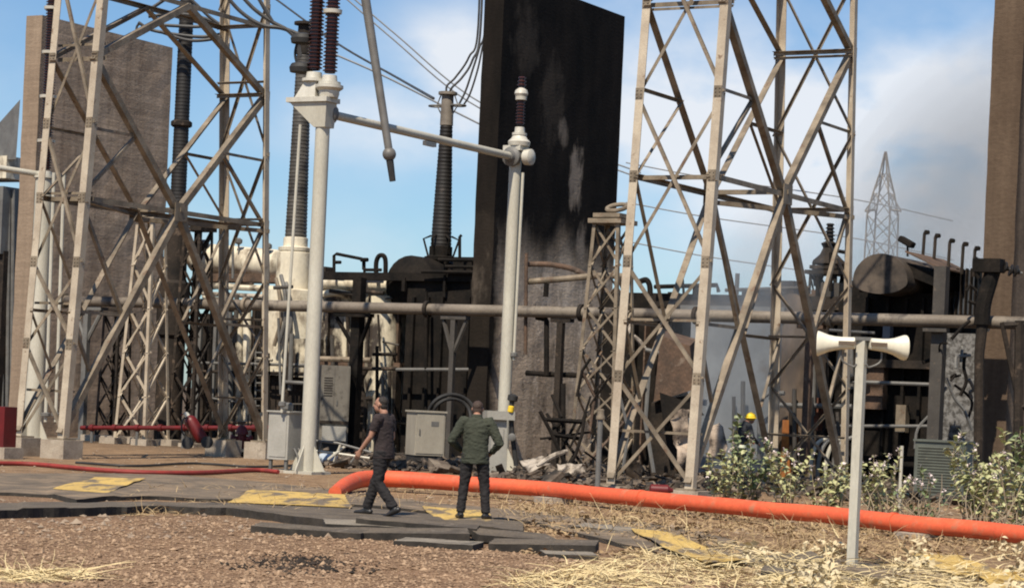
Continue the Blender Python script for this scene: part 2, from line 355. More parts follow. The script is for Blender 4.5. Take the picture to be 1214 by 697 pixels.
# dark charred ash patch on the gravel
def blotch(name, px, py, rx_, ry_, m, z, n=26, rough=.35, kind='stuff'):
    c = ground(px, py); vs = [(c.x, c.y, gz(c.x, c.y)+z+.012)]; fs = []
    for i in range(n):
        t = 2*math.pi*i/n; k = 1+rough*mnoise.noise(V((math.cos(t)*2, math.sin(t)*2, px*.1)))
        x, y = c.x+rx_*k*math.cos(t), c.y+ry_*k*math.sin(t); vs.append((x, y, gz(x, y)+z))
    for i in range(n): fs.append((0, 1+i, 1+(i+1) % n))
    o = poly_mesh(name, vs, fs, m, org=tuple(c)); o['kind'] = kind; return o
stones('ash_gravel', 620, M_BURNT2, lambda: RNG.gamma(3.5, .010), lambda: (lambda p: (p.x+RNG.normal(0, .33), p.y+RNG.normal(0, .55)))(ground(355, 669)))

# ------------------------------------------------------------------ dark path of trench covers with yellow stripes
def strip(name, far, near, th, m, z0=0.0, n=150, jitter=.05, thing_=None):
    """a raised slab running between two pixel-traced ground lines"""
    def samp(pl, t):
        x = pl[0][0] + (pl[-1][0]-pl[0][0])*t
        for (xa, ya), (xb, yb) in zip(pl, pl[1:]):
            if x <= xb + 1e-6: return ground(x, ya+(yb-ya)*(x-xa)/(xb-xa))
        return ground(*pl[-1])
    vs, fs = [], []; K = 8
    for i in range(n+1):
        t = i/n; a, b = samp(far, t), samp(near, t); j = jitter*mnoise.noise(V((t*40, 0, len(name)))) + jitter*.8*mnoise.noise(V((round(t*n/7)*3.7, 1, len(name))))
        b = b + (b-a).normalized()*j*3
        lift = .025*mnoise.noise(V((round(t*n/9)*2.3, 5, 1)))
        for k in range(K+1):
            p = a.lerp(b, k/K); f = 1 if k else .25
            vs.append((p.x, p.y, gz(p.x, p.y)+z0+(th+max(-.03, lift))*f*(.55+.45*k/K) + .006*mnoise.noise(p*2)))
        vs.append((b.x, b.y, gz(b.x, b.y)-.05))
    q = K+2
    for i in range(n):
        for k in range(q-1): fs.append((i*q+k, (i+1)*q+k, (i+1)*q+k+1, i*q+k+1))
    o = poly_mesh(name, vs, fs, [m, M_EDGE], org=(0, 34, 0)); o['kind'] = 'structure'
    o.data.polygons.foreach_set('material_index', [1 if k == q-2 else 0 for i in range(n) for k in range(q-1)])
    return o
M_PATH = mat('dark_dusty_paving', (.165, .125, .085), (.092, .072, .052), 1.1, .92, 0, .35, 20, spot=(.25, .18, .115), spot_scale=1.5, spot_lo=.46, spot_hi=.66, fine=.3)
FAR_N = [(-60, 562), (120, 561), (200, 562), (310, 571), (420, 583), (520, 596), (640, 606), (760, 618), (900, 648), (1000, 660), (1130, 678), (1270, 705)]
FAR_M = [(-60, 584), (60, 590), (90, 596), (170, 592), (290, 595), (420, 604), (520, 613), (620, 622), (740, 648), (880, 672), (1000, 684), (1130, 705), (1270, 730)]
NEAR_N = [(-60, 597), (60, 598), (130, 597), (290, 601), (420, 606), (520, 615), (620, 624)]
NEAR_M = [(-60, 619), (80, 613), (190, 607), (270, 611), (350, 621), (420, 629), (500, 634), (560, 630), (620, 638)]
strip('path', FAR_N, FAR_M, .055, M_PATH)
strip('footpath', NEAR_N, NEAR_M, .11, M_SLAB, .0, 110, .06)
def patch(name, pts, m, z, lift=.0):
    P = [ground(x, y, .06) for x, y in pts]; c = sum(P, V())/len(P); n_ = 10; vs, fs = [], []
    # bilinear patch of a quad with ragged worn edge
    A, B, C, D = P
    for j in range(n_+1):
        for i in range(n_+1):
            s, t = i/n_, j/n_; e = V((mnoise.noise(V((s*6, t*6, A.x))), mnoise.noise(V((s*6, t*6, A.y+9))), 0))*.05*(1 if (i in (0, n_) or j in (0, n_)) else 0)
            p = (A.lerp(B, s)).lerp(D.lerp(C, s), t)+e; vs.append((p.x, p.y, gz(p.x, p.y)+z+lift*t))
    q = n_+1
    for j in range(n_):
        for i in range(n_): fs.append((j*q+i, j*q+i+1, (j+1)*q+i+1, (j+1)*q+i))
    o = poly_mesh(name, vs, fs, m, org=tuple(c)); o['kind'] = 'structure'
    sm = o.modifiers.new('thickness', 'SOLIDIFY'); sm.thickness = .006; sm.offset = -1
    return o
patch('yellow_road_marking', [(112, 566), (171, 567), (128, 585), (63, 580)], M_YEL, .066)
patch('yellow_road_marking', [(300, 581), (408, 585), (418, 606), (270, 598)], M_YEL, .066, .02)
patch('yellow_road_marking', [(500, 602), (580, 606), (590, 630), (520, 621)], M_YEL, .066, .0)
patch('yellow_road_marking', [(748, 629), (800, 633), (885, 667), (840, 671)], M_YEL, .072, .02)
patch('yellow_road_marking', [(1080, 655), (1140, 658), (1200, 683), (1130, 684)], M_YEL, .072)
patch('yellow_road_marking', [(1140, 672), (1190, 676), (1250, 708), (1190, 706)], M_YEL, .078)

# displaced slabs broken off the path
def slab(px, py, lx, ly, th, yaw, tilt, roll, m, label, z=0.0):
    c = ground(px, py); bm = NB(); n_ = 9
    e = Euler((tilt, roll, yaw)).to_matrix()
    out = []
    for i in range(n_*4):
        s, t = divmod(i, n_); k = t/n_*2-1; p = [(k, -1), (1, k), (-k, 1), (-1, -k)][s]
        j = 1+.05*mnoise.noise(V((p[0]*4+px, p[1]*4, 0)))
        out.append((p[0]*lx/2*j, p[1]*ly/2*j))
    up_ = [bm.verts.new(c+e@V((x, y, th+.012*mnoise.noise(V((x*3, y*3, px)))))+Z*z) for x, y in out]
    dn = [bm.verts.new(c+e@V((x, y, 0))+Z*z) for x, y in out]
    bm.faces.new(up_); bm.faces.new(dn[::-1])
    for i in range(len(out)): bm.faces.new((dn[i], dn[(i+1) % len(out)], up_[(i+1) % len(out)], up_[i]))
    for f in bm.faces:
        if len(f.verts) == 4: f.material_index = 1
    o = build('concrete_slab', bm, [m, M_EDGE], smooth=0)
    return tag(o, label, 'slab', 'broken slabs along the edge of the path')
slab(368, 634, 1.35, .55, .09, R(-8), R(2), R(1), M_SLAB, 'dark flat slab lying apart on the gravel below the path edge')
slab(470, 638, 1.75, .6, .10, R(4), R(3), R(-2), M_SLAB, 'lowest dark slab of the stack under the walking man', .0)
slab(495, 635, 1.5, .55, .08, R(-3), R(2), R(2), M_SLAB, 'topmost cracked dark slab of the stack near the feet of the two men', .10)
slab(436, 633, 1.1, .5, .07, R(9), R(4), R(1), M_SLABL, 'paler dusty slab leaning on the stack below the walking man', .07)
slab(520, 648, .95, .5, .07, R(-14), R(2), R(0), M_SLABL, 'pale grey flat slab alone on the gravel in front of the stack')
slab(607, 641, 1.05, .62, .09, R(18), R(5), R(3), M_SLAB, 'small dark slab tilted up behind a longer one beside the straw')
slab(645, 652, 1.25, .6, .10, R(-6), R(3), R(-2), M_SLAB, 'long dark slab lying flat next to the heap of straw')
slab(674, 661, .6, .4, .06, R(10), R(1), R(0), M_SLABL, 'little pale slab half under the straw heap')
slab(915, 672, 1.1, .5, .09, R(12), R(6), R(-8), M_SLAB, 'dark slab poking out of dry straw just beside the loudspeaker pole')
slab(960, 690, 1.0, .5, .08, R(-10), R(4), R(5), M_SLAB, 'dark slab under dried leaves at the very front near the pole')
slab(735, 633, 1.2, .5, .08, R(-22), R(3), R(2), M_SLABL, 'grey slab on the path touching the yellow panel')
# ------------------------------------------------------------------ fire walls
def wall_mat(name, c1, c2, soot, z_lo=None, z_hi=None, streak=.0, streak_c=(.16, .13, .105), board=(.88, 1.08)):
    m = bpy.data.materials.new(name); m.use_nodes = True; nt = m.node_tree; n = nt.nodes; l = nt.links; b = n['Principled BSDF']
    b.inputs['Roughness'].default_value = .92; b.inputs['Specular IOR Level'].default_value = .12
    tc = n.new('ShaderNodeTexCoord')
    def noise(s, st=(1, 1, 1), d=7, r=.62):
        mp = n.new('ShaderNodeMapping'); mp.inputs['Scale'].default_value = st; l.new(tc.outputs['Object'], mp.inputs[0])
        x = n.new('ShaderNodeTexNoise'); x.inputs['Scale'].default_value = s; x.inputs['Detail'].default_value = d; x.inputs['Roughness'].default_value = r
        l.new(mp.outputs[0], x.inputs['Vector']); return x.outputs['Fac']
    def ramp(src, lo, hi, a=(0, 0, 0), c=(1, 1, 1)):
        x = n.new('ShaderNodeValToRGB'); x.color_ramp.elements[0].position = lo; x.color_ramp.elements[1].position = hi
        x.color_ramp.elements[0].color = (*a, 1); x.color_ramp.elements[1].color = (*c, 1); l.new(src, x.inputs[0]); return x.outputs[0]
    def mix(f, a, c, mode='MIX'):
        x = n.new('ShaderNodeMix'); x.data_type = 'RGBA'; x.blend_type = mode
        if isinstance(f, float): x.inputs[0].default_value = f
        else: l.new(f, x.inputs[0])
        for i, q in ((6, a), (7, c)):
            if isinstance(q, tuple): x.inputs[i].default_value = (*q, 1)
            else: l.new(q, x.inputs[i])
        return x.outputs[2]
    def ma(op, a, c, d=None):
        x = n.new('ShaderNodeMath'); x.operation = op
        for i, q in enumerate((a, c, d)):
            if q is None: continue
            if isinstance(q, (int, float)): x.inputs[i].default_value = q
            else: l.new(q, x.inputs[i])
        return x.outputs[0]
    col = ramp(noise(.7), .3, .7, c1, c2)
    lines = ramp(noise(1.3, (.12, .12, 5.5), 4), .35, .65, (board[0],)*3, (board[1],)*3); col = mix(1.0, col, lines, 'MULTIPLY')   # board marks and lifts
    drips = ramp(noise(2.2, (1.3, 1.3, .07), 4), .35, .7, (1.08, 1.06, 1.04), (.70, .68, .66)); col = mix(1.0, col, drips, 'MULTIPLY')
    fine = ramp(noise(9, d=5), .3, .7, (.85, .85, .85), (1.15, 1.15, 1.15)); col = mix(1.0, col, fine, 'MULTIPLY')
    pale = ramp(noise(1.0, (.3, .3, 2.2)), .62, .74); col = mix(ma('MULTIPLY', pale, .35 if z_lo is None else .15), col, (c2[0]*1.5, c2[1]*1.5, c2[2]*1.45))
    sx = n.new('ShaderNodeSeparateXYZ'); l.new(tc.outputs['Object'], sx.inputs[0])
    if z_lo is not None:
        mr = n.new('ShaderNodeMapRange'); mr.inputs[1].default_value = z_lo; mr.inputs[2].default_value = z_hi; mr.interpolation_type = 'SMOOTHSTEP'
        zz = ma('ADD', sx.outputs['Z'], ma('MULTIPLY_ADD', noise(.55, (1, 1, .4)), 2.6, -1.3)); l.new(zz, mr.inputs[0])
        fac = mr.outputs[0]
        spall = ramp(noise(1.1, (1, 1, .8), 9, .72), .55, .62); col = mix(ma('MULTIPLY', spall, .55), col, (c2[0]*1.25, c2[1]*1.27, c2[2]*1.32))
        spots = ramp(noise(1.5, (1, 1, .6)), .56, .68); fac = ma('MAXIMUM', fac, ma('MULTIPLY', spots, .6))
        edge = n.new('ShaderNodeMapRange'); edge.inputs[1].default_value = .7; edge.inputs[2].default_value = .15; l.new(ma('ADD', ma('ADD', ma('MULTIPLY', sx.outputs['X'], U.x), ma('MULTIPLY', sx.outputs['Y'], U.y)), ma('MULTIPLY_ADD', noise(1.2), .8, -.4)), edge.inputs[0]); fac = ma('MAXIMUM', fac, ma('MULTIPLY', edge.outputs[0], .985))
        sootc = ramp(noise(1.2, (1, 1, .35)), .35, .75, soot, (soot[0]*3.4, soot[1]*3.0, soot[2]*2.7))
        col = mix(fac, col, sootc)
        if streak:
            for cx_, cz_, rx_, rz_, a_ in streak:
                d1 = ma('MULTIPLY', ma('SUBTRACT', sx.outputs['Y'], cx_), 1/rx_); d2 = ma('MULTIPLY', ma('SUBTRACT', sx.outputs['Z'], cz_), 1/rz_)
                r2 = ma('ADD', ma('ADD', ma('MULTIPLY', d1, d1), ma('MULTIPLY', d2, d2)), ma('MULTIPLY_ADD', noise(3.0, (1, 1, .5)), 3.2, -1.6))
                x = n.new('ShaderNodeMapRange'); x.inputs[1].default_value = 1.1; x.inputs[2].default_value = 0.0; x.inputs[4].default_value = a_; x.interpolation_type = 'SMOOTHSTEP'; l.new(r2, x.inputs[0])
                col = mix(x.outputs[0], col, streak_c)
    else:
        edge = n.new('ShaderNodeMapRange'); edge.inputs[1].default_value = .45; edge.inputs[2].default_value = .1; l.new(ma('ADD', ma('ADD', ma('MULTIPLY', sx.outputs['X'], U.x), ma('MULTIPLY', sx.outputs['Y'], U.y)), ma('MULTIPLY_ADD', noise(1.2), .3, -.15)), edge.inputs[0])
        col = mix(ma('MULTIPLY', edge.outputs[0], .62), col, soot)  # near end face toned down in colour to offset its bright sunlight
        s = ramp(noise(.5, (1, 1, .35)), .60, .72); col = mix(ma('MULTIPLY', s, .75), col, soot)
    l.new(col, b.inputs['Base Color'])
    bp = n.new('ShaderNodeBump'); bp.inputs['Strength'].default_value = .45; bp.inputs['Distance'].default_value = .03
    l.new(noise(7, (1, 1, 2)), bp.inputs['Height']); l.new(bp.outputs[0], b.inputs['Normal'])
    return m
def fire_wall(label, base, thick, length, h, m, name='fire_wall'):
    bm = NB(); p = V(base)
    # slab with a few joints so that its silhouette is not razor sharp
    nz = 24; nb = 10; c = [(0, 0), (thick, 0), (thick, length), (0, length)]
    ring = []
    for k in range(nz+1):
        z = -.3 + (h+.3)*k/nz; row = []
        for s in range(4):
            a0, b0 = c[s]; a1, b1 = c[(s+1) % 4]; q = nb if s in (1, 3) else 2
            for i in range(q):
                a_, b_ = a0+(a1-a0)*i/q, b0+(b1-b0)*i/q
                P = p + W*a_ + U*b_ + Z*z; j = .018*mnoise.noise(P*1.7)
                row.append(bm.verts.new(P + W*j + U*j))
        ring.append(row)
    q = len(ring[0])
    for a, b_ in zip(ring, ring[1:]):
        for i in range(q): bm.faces.new((a[i], a[(i+1) % q], b_[(i+1) % q], b_[i]))
    bm.faces.new(ring[-1])
    o = build(name, bm, m, org=(p.x, p.y, 0), smooth=0)
    return tag(o, label, 'wall')
# centre wall: near left bottom edge
WB = at(553, 480, 64.0); WB.z = 0
def bp(px, py, b): return onplane(px, py, WB+U*b, U)      # point of the bay plane b metres behind the centre wall's near edge
def ab(p): q = V(p)-WB; return q.dot(W), q.dot(U)
tk = .62
far = onplane(741, 20, WB+W*tk, W); LEN_C = (far-WB).dot(U); H_C = far.z
print('centre wall', LEN_C, H_C)
def wl(px, py): q = onplane(px, py, WB+W*tk, W)-WB; return q
st = []
for (px, py, rx_, rz_, a_) in ((683, 212, .42, 1.25, .85), (690, 290, .35, .7, .75), (668, 158, .3, .5, .5), (625, 45, .8, 1.2, .10), (655, 120, .7, 1.5, .09), (615, 330, 1.2, 1.8, .2)):
    q = wl(px, py); st.append((q.y, q.z, rx_, rz_, a_))
M_WALLC = wall_mat('soot_blackened_concrete', (.54, .42, .31), (.72, .58, .44), (.0058, .0050, .0044), 4.7, 6.8, st, (.33, .265, .205))
fire_wall('tall concrete fire wall blackened by soot from its top almost to the pipe', WB, tk, LEN_C, H_C, M_WALLC)
# brown unburnt wall
LB = at(10, 500, 71.0); LB.z = 0
tl = .62; fl = onplane(205, 57, LB+W*tl, W); LEN_L = (fl-LB).dot(U); H_L = fl.z
print('brown wall', LEN_L, H_L, proj(LB+Z*H_L), proj(LB+W*tl+Z*H_L))
M_WALLL = wall_mat('brown_board_marked_concrete', (.38, .28, .20), (.52, .40, .295), (.15, .115, .085), board=(.80, 1.13))
fire_wall('brown board-marked concrete fire wall standing behind the first lattice tower', LB, tl, LEN_L, H_L, M_WALLL)
RB = at(1161, 400, 57.5); RB.z = 0
M_WALLR = wall_mat('scorched_brown_concrete', (.19, .135, .09), (.28, .205, .14), (.035, .023, .018), board=(.97, 1.03))
fire_wall('brown concrete fire wall beside the burnt insulator string, taller than the photo', RB, .78, 7.0, 15, M_WALLR)['label'] = 'brown concrete fire wall close to the burnt insulator string and the louvred cabinet'

# ------------------------------------------------------------------ gantry towers
def gantry(label, A, wv, wu, tu, zs, zcross, zv, znext, ztop, mleg, mbr, foot_h):
    root = thing('lattice_tower', (A.x, A.y, 0), label, 'lattice tower')
    iu = {'A': 0, 'B': 0, 'C': 1, 'D': 1}; iv = {'A': 0, 'B': 1, 'C': 0, 'D': 1}
    def P(k, z):
        b = A + U*wu*iu[k] - W*wv*iv[k]; d = U*(tu/10*(1 if iu[k] == 0 else -1)); return b + d*z + Z*z
    for k in 'ABCD':
        su = U if iu[k] == 0 else -U; sv = -W if iv[k] == 0 else W
        bm = NB(); d = P(k, ztop)-P(k, foot_h)
        p0, p1 = P(k, foot_h), P(k, ztop); e1 = (su - d*su.dot(d)/d.dot(d)).normalized(); e2 = sv
        s = .185; t = .022
        prof = [(0, 0), (s, 0), (s, t), (t, t), (t, s), (0, s)]
        a = [bm.verts.new(p0+e1*x+e2*y) for x, y in prof]; b = [bm.verts.new(p1+e1*x+e2*y) for x, y in prof]
        for i in range(6): bm.faces.new((a[i], a[(i+1) % 6], b[(i+1) % 6], b[i]))
        bm.faces.new(a); bm.faces.new(b)
        build('leg', bm, mleg, root, smooth=0)
        bm = NB(); q = P(k, 0)+su*.1+sv*.1; box(bm, V((q.x, q.y, foot_h/2-.1)), W*.33, U*.33, Z*(foot_h/2+.1))
        build('footing', bm, M_BLOCK, root, bevel=.03, smooth=0)
        bm = NB(); box(bm, V((q.x, q.y, foot_h+.02)), W*.22, U*.22, Z*.018); build('base_plate', bm, mbr, root, smooth=0)
    # narrow faces: crossed flats between the levels, single horizontals through every crossing
    for f, (k1, k2) in enumerate((('A', 'B'), ('C', 'D'))):
        nrm = U if f == 0 else -U
        for i, (z0, z1) in enumerate(zip(zs, zs[1:])):
            sw = i % 2 == 0
            lm('brace', root, mbr, P(k1, z0), P(k2, z1), .07, nrm, off=.03)
            lm('brace', root, mbr, P(k2, z0), P(k1, z1), .07, nrm, off=.045+.09)
            if i < 3 or True:
                zm = (z0+z1)/2; lm('strut', root, mbr, P(k1, zm), P(k2, zm), .055, nrm, off=.25)
        for k in (k1, k2):
            for z in list(zs[1:-1])+[zcross, zv]:
                sgn = 1 if k == k1 else -1; c = P(k, z)-W*(.085*sgn)-nrm*.0065; bm = NB(); box(bm, c, W*.085, nrm*.006, Z*.12)
                for a_ in (-.045, .045):
                    for b_ in (-.075, 0, .075): lathe(bm, c+W*a_+Z*b_-nrm*.005, -nrm, [(0, .016), (.016, .016), (.018, .008)], 6)
                build('gusset_plate', bm, mbr, root, smooth=0)
        for z in (zcross, zv, znext): lm('strut', root, mbr, P(k1, z), P(k2, z), .095, nrm, off=.28)
    # wide faces: inverted V below the main strut, V above, light secondary bracing
    for f, (k1, k2) in enumerate((('A', 'C'), ('B', 'D'))):
        nrm = -W if f == 0 else W
        N = (P(k1, zcross)+P(k2, zcross))/2; N2 = (P(k1, znext)+P(k2, znext))/2
        for k, o in ((k1, 0), (k2, .2)):
            lm('brace', root, mbr, P(k, foot_h+.12), N, .155, nrm, t=.018, off=.03+o*.1)
            lm('brace', root, mbr, N, P(k, zv), .155, nrm, t=.018, off=.055+o*.1)
            lm('brace', root, mbr, P(k, zv), N2, .145, nrm, t=.018, off=.03+o*.1)
            lm('strut', root, mbr, P(k, zcross), N, .115, nrm, off=.08+o*.02)
            lm('strut', root, mbr, P(k, znext), N2, .11, nrm, off=.08+o*.02)
            M = P(k, foot_h+.12).lerp(N, .52); M2 = N.lerp(P(k, zv), .5); M3 = P(k, foot_h+.12).lerp(N, .26)
            lm('brace', root, mbr, P(k, zcross), M, .085, nrm, off=.11)
            lm('strut', root, mbr, P(k, M.z), M, .07, nrm, off=.11)
            lm('brace', root, mbr, P(k, M.z), M3, .07, nrm, off=.13)
            lm('strut', root, mbr, P(k, M2.z), M2, .07, nrm, off=.11)
            lm('brace', root, mbr, P(k, zcross), M2, .075, nrm, off=.13)
        bm = NB(); box(bm, N+nrm*.028, U*.24, nrm*.008, Z*.22); build('gusset_plate', bm, mbr, root, smooth=0)
    # plan bracing at the main strut
    Na, Nb = (P('A', zcross)+P('C', zcross))/2, (P('B', zcross)+P('D', zcross))/2
    lm('strut', root, mbr, Na, Nb, .1, Z); lm('brace', root, mbr, P('A', zcross), Nb, .1, Z, off=-.1); lm('brace', root, mbr, P('C', zcross), Nb, .1, Z, off=-.2)
    return root, P
T1, P1 = gantry('tan lattice tower in front of the brown wall, its braces crossing the blackened bushing', V((-9.95, 51.6, 0)), 1.42, 7.85, .68,
            [.45, 2.55, 4.4, 7.55, 11.2, 14.5], 5.85, 9.05, 10.75, 14.5, M_TAN, M_TAN2, .42)
T2, P2 = gantry('tan lattice tower standing between the soot-black wall and the loudspeaker pole', V((3.70, 46.6, 0)), 1.95, 8.53, .66,
            [.12, 2.35, 4.72, 8.2, 11.8, 14.5], 6.48, 10.1, 12.0, 14.5, M_TAN, M_TAN2, .10)

# ------------------------------------------------------------------ small lattice supports
def lattice_support(label, c, wb, wt, h, levels, m, group='small lattice supports for equipment', size=.07, head='plate', z0=0.0, mhead=None, foot=True):
    c = V((c.x, c.y, z0)); root = thing('lattice_support', c, label, 'lattice support', group)
    S = ((-1, -1), (1, -1), (1, 1), (-1, 1))
    def P(k, t): s = (wb+(wt-wb)*t)/2; return c + W*(S[k][0]*s) + U*(S[k][1]*s) + Z*(h*t)
    for k in range(4):
        e1, e2 = W*-S[k][0], U*-S[k][1]; bm = NB(); p0, p1 = P(k, 0), P(k, 1); d = (p1-p0).normalized(); e1 = (e1-d*e1.dot(d)).normalized(); e2 = (e2-d*e2.dot(d)).normalized()
        s, t = size*1.35, .014; prof = [(0, 0), (s, 0), (s, t), (t, t), (t, s), (0, s)]
        a = [bm.verts.new(p0+e1*x+e2*y) for x, y in prof]; b = [bm.verts.new(p1+e1*x+e2*y) for x, y in prof]
        for i in range(6): bm.faces.new((a[i], a[(i+1) % 6], b[(i+1) % 6], b[i]))
        bm.faces.new(a); bm.faces.new(b); build('leg', bm, m, root, smooth=0)
    for k in range(4):
        k2 = (k+1) % 4; nrm = -(P(k, .5)+P(k2, .5)-c*2); nrm.z = 0; nrm.normalize()
        for i in range(levels):
            t0, t1 = i/levels, (i+1)/levels
            lm('brace', root, m, P(k, t0), P(k2, t1), size*.8, nrm, off=.015); lm('brace', root, m, P(k2, t0), P(k, t1), size*.8, nrm, off=.03+size*.8)
    if head:
        bm = NB(); box(bm, c+Z*(h+.06), W*(wt*.62), U*(wt*.62), Z*.055); build('head_plate', bm, mhead or m, root, bevel=.015, smooth=0)
        bm = NB(); box(bm, c+Z*(h+.20), W*(wt*.5), U*(wt*.5), Z*.05); build('head_plate', bm, mhead or m, root, bevel=.015, smooth=0)
    if foot:
        for k in range(4):
            bm = NB(); q = P(k, 0); box(bm, V((q.x, q.y, z0-.12)), W*.28, U*.28, Z*.18); build('footing', bm, M_BLOCK, root, bevel=.02, smooth=0)
    return root
def base_at(px, py, Y): p = at(px, py, Y); return V((p.x, p.y, 0))
lattice_support('tan slim lattice support with flat head just before the brown wall', base_at(168, 515, 67), 1.15, .62, 6.3, 5, M_TAN, z0=.12)
lattice_support('blackened lattice support between the brown wall and the tan slim support', base_at(133, 515, 69), .75, .6, 3.6, 4, M_BURNT2, z0=.12, size=.06)
lattice_support('dark lattice support under the tall blackened bushing', base_at(224, 520, 67.5), .95, .62, 6.2, 6, M_BURNT2, z0=.05)
lattice_support('grey lattice support with ringed head in front of the soot-black wall', base_at(713, 560, 56.0), 1.25, .72, 6.1, 6, M_TAN2, size=.065)
lattice_support('dark lattice support carrying the lantern-shaped charred insulator head', base_at(972, 540, 64), 1.0, .8, 5.6, 5, M_BURNT2, size=.06)
# ringed fitting on top of the grey support
c = base_at(713, 560, 56.0)
bm = NB(); r0 = c+Z*6.51+W*.1; tube(bm, [r0+W*(.24*math.cos(t))+U*(.24*math.sin(t))+Z*(.10*math.sin(t)) for t in np.linspace(0, 2*math.pi, 24, endpoint=False)], .055, 8, closed=True)
o = build('corona_ring', bm, M_TAN2); tag(o, 'pale ring-shaped fitting lying on the grey lattice support', 'ring')
# charred insulator on the dark support
cc = base_at(972, 540, 64); t_ = thing('charred_insulator', cc+Z*5.85, 'charred lantern-shaped insulator head on the dark lattice support', 'insulator')
bm = NB(); lathe(bm, cc+Z*5.85, Z, [(0, .12), (.05, .46), (.14, .44), (.32, .25), (.5, .17), (.62, .24), (.68, .12)], 12); build('body', bm, M_BURNT2, t_)
bm = NB(); lathe(bm, cc+Z*6.53, Z, sheds(0, .5, .15, .11, .09), 12); build('porcelain', bm, M_PORCB, t_)
for s in (-1, 1):
    bm = NB(); tube(bm, [cc+Z*5.9+W*.44*s, cc+Z*5.5+W*.4*s, cc+Z*5.3+W*.36*s], .05, 6); build('terminal', bm, M_BURNT, t_)

# far transmission tower half lost in the smoke
def far_tower(label, px, py_top, py_base, Y):
    top = at(px, py_top, Y); h = top.z; c = V((top.x, top.y, 0)); root = thing('transmission_tower', c, label, 'transmission tower')
    def wdt(z): t = z/h; return 2.1-.5*t if t < .8 else 1.7*((1-t)/.2)**1.3+.06
    def P(k, z): s = wdt(z)/2; a = ((-1, -1), (1, -1), (1, 1), (-1, 1))[k]; return c + W*(a[0]*s)+U*(a[1]*s)+Z*z
    lev = [0]+[h*t for t in (.14, .28, .40, .51, .61, .70, .78, .86, .93, 1.0)]
    for k in range(4):
        bm = NB(); tube(bm, [P(k, z) for z in lev], .06, 4); build('leg', bm, M_TAN2, root, smooth=0)
        k2 = (k+1) % 4
        for z0, z1 in zip(lev, lev[1:-1]):
            for a, b in ((k, k2), (k2, k)):
                bm = NB(); tube(bm, [P(a, z0), P(b, z1)], .035, 4); build('brace', bm, M_TAN2, root, smooth=0)
    for z, s in ((h*.80, 2.2),):
        for q in (-1, 1):
            bm = NB(); tip = c+W*(q*s*.62)+Z*(z-.1)
            tube(bm, [c+W*(q*.6)+Z*z, tip], .07, 4); tube(bm, [c+W*(q*.5)+Z*(z+1.2), tip], .05, 4); build('crossarm', bm, M_TAN2, root, smooth=0)
    return root
far_tower('distant lattice transmission tower fading behind the smoke', 1050, 180, 480, 165)

# ------------------------------------------------------------------ bus support columns, cross tube, post insulators
def column(label, base, h, r, m=M_POLE):
    root = thing('steel_column', base, label, 'column', 'grey tubular bus support columns')
    bm = NB(); lathe(bm, base, Z, [(0, r*1.02), (.02, r*1.02), (.021, r), (h, r*.92)], 20); build('shaft', bm, m, root)
    bm = NB(); box(bm, base+Z*.03, W*.36, U*.36, Z*.03); build('base_plate', bm, m, root, bevel=.005)
    for e in (W, -W, U, -U):
        bm = NB(); a = base+Z*.062+e*(r*.9); s = e.cross(Z)*.012
        v = [bm.verts.new(p) for p in (a-s, a+e*.30-s, a+Z*.55-s, a+s, a+e*.30+s, a+Z*.55+s)]
        for f in ((0, 2, 1), (3, 4, 5), (0, 1, 4, 3), (1, 2, 5, 4), (2, 0, 3, 5)): bm.faces.new([v[i] for i in f])
        build('stiffener', bm, m, root, smooth=0)
    return root
def post_insulator(label, base, h, r0, r1, group, caps=(), top=True, d=Z):
    root = thing('post_insulator', base, label, 'insulator', group); d = V(d).normalized()
    bm = NB(); lathe(bm, base, d, [(0, r0*1.5), (.06, r0*1.5), (.07, r0*1.05), (.2, r0*.95)], 16); build('base_flange', bm, M_CAP, root)
    hs = [.2]+list(caps)+[h]
    for a, b in zip(hs, hs[1:]):
        bm = NB(); ra = r0+(r1-r0)*a/h; rb = r0+(r1-r0)*b/h; lathe(bm, base+d*(a+.05), d, sheds(0, b-a-.1, ra, rb, .075), 14); build('porcelain', bm, M_PORC, root)
        bm = NB(); lathe(bm, base+d*(b-.05), d, [(0, rb*.9), (.01, rb*1.25), (.09, rb*1.3), (.10, rb*.9)], 14); build('metal_cap', bm, M_CAP, root)
    return root
C1 = ground(364, 561.5); C1.z = 0
C2 = onplane(592, 555, C1+W*-.0, W); t = (C2-C1).dot(U); H1 = at(378, 128, C1.y).z; H2 = H1
LT = min((k*.05 for k in range(120, 260)), key=lambda q: abs(proj(C1+U*q+Z*H1)[0]-611)); C2 = C1+U*LT; C2.z = 0; print('tube length', LT)
print('cols', C1, C2, H1, proj(C1+Z*H1), proj(C2), proj(C2+Z*H2))
column('thick grey column nearest the walking man, with bracket head and gusseted foot', C1, H1+.10, .165)
column('grey column before the soot-black wall, at the far end of the cross tube', C2, H2+.05, .155)
# cross tube between the heads
t_ = thing('cross_tube', C1+Z*(H1-.05), 'long pale horizontal tube joining the heads of two grey columns', 'bus tube')
bm = NB(); tube(bm, [C1+Z*(H1-.1)+U*.15, C2+Z*(H2-.1)-U*.15], .092, 14); build('tube', bm, M_POLE, t_)
for q, s in ((C1, 1), (C2, -1)):
    bm = NB(); lathe(bm, q+Z*(H1-.1)+U*(.08*s), U*s, [(0, .2), (.05, .24), (.16, .24), (.2, .16), (.28, .12)], 14); build('end_clamp', bm, M_GREYST, t_)
bm = NB(); q = C1.lerp(C2, .52)+Z*(H1-.25); box(bm, q, U*.22, W*.05, Z*.05); build('clip', bm, M_POLE, t_, smooth=0)
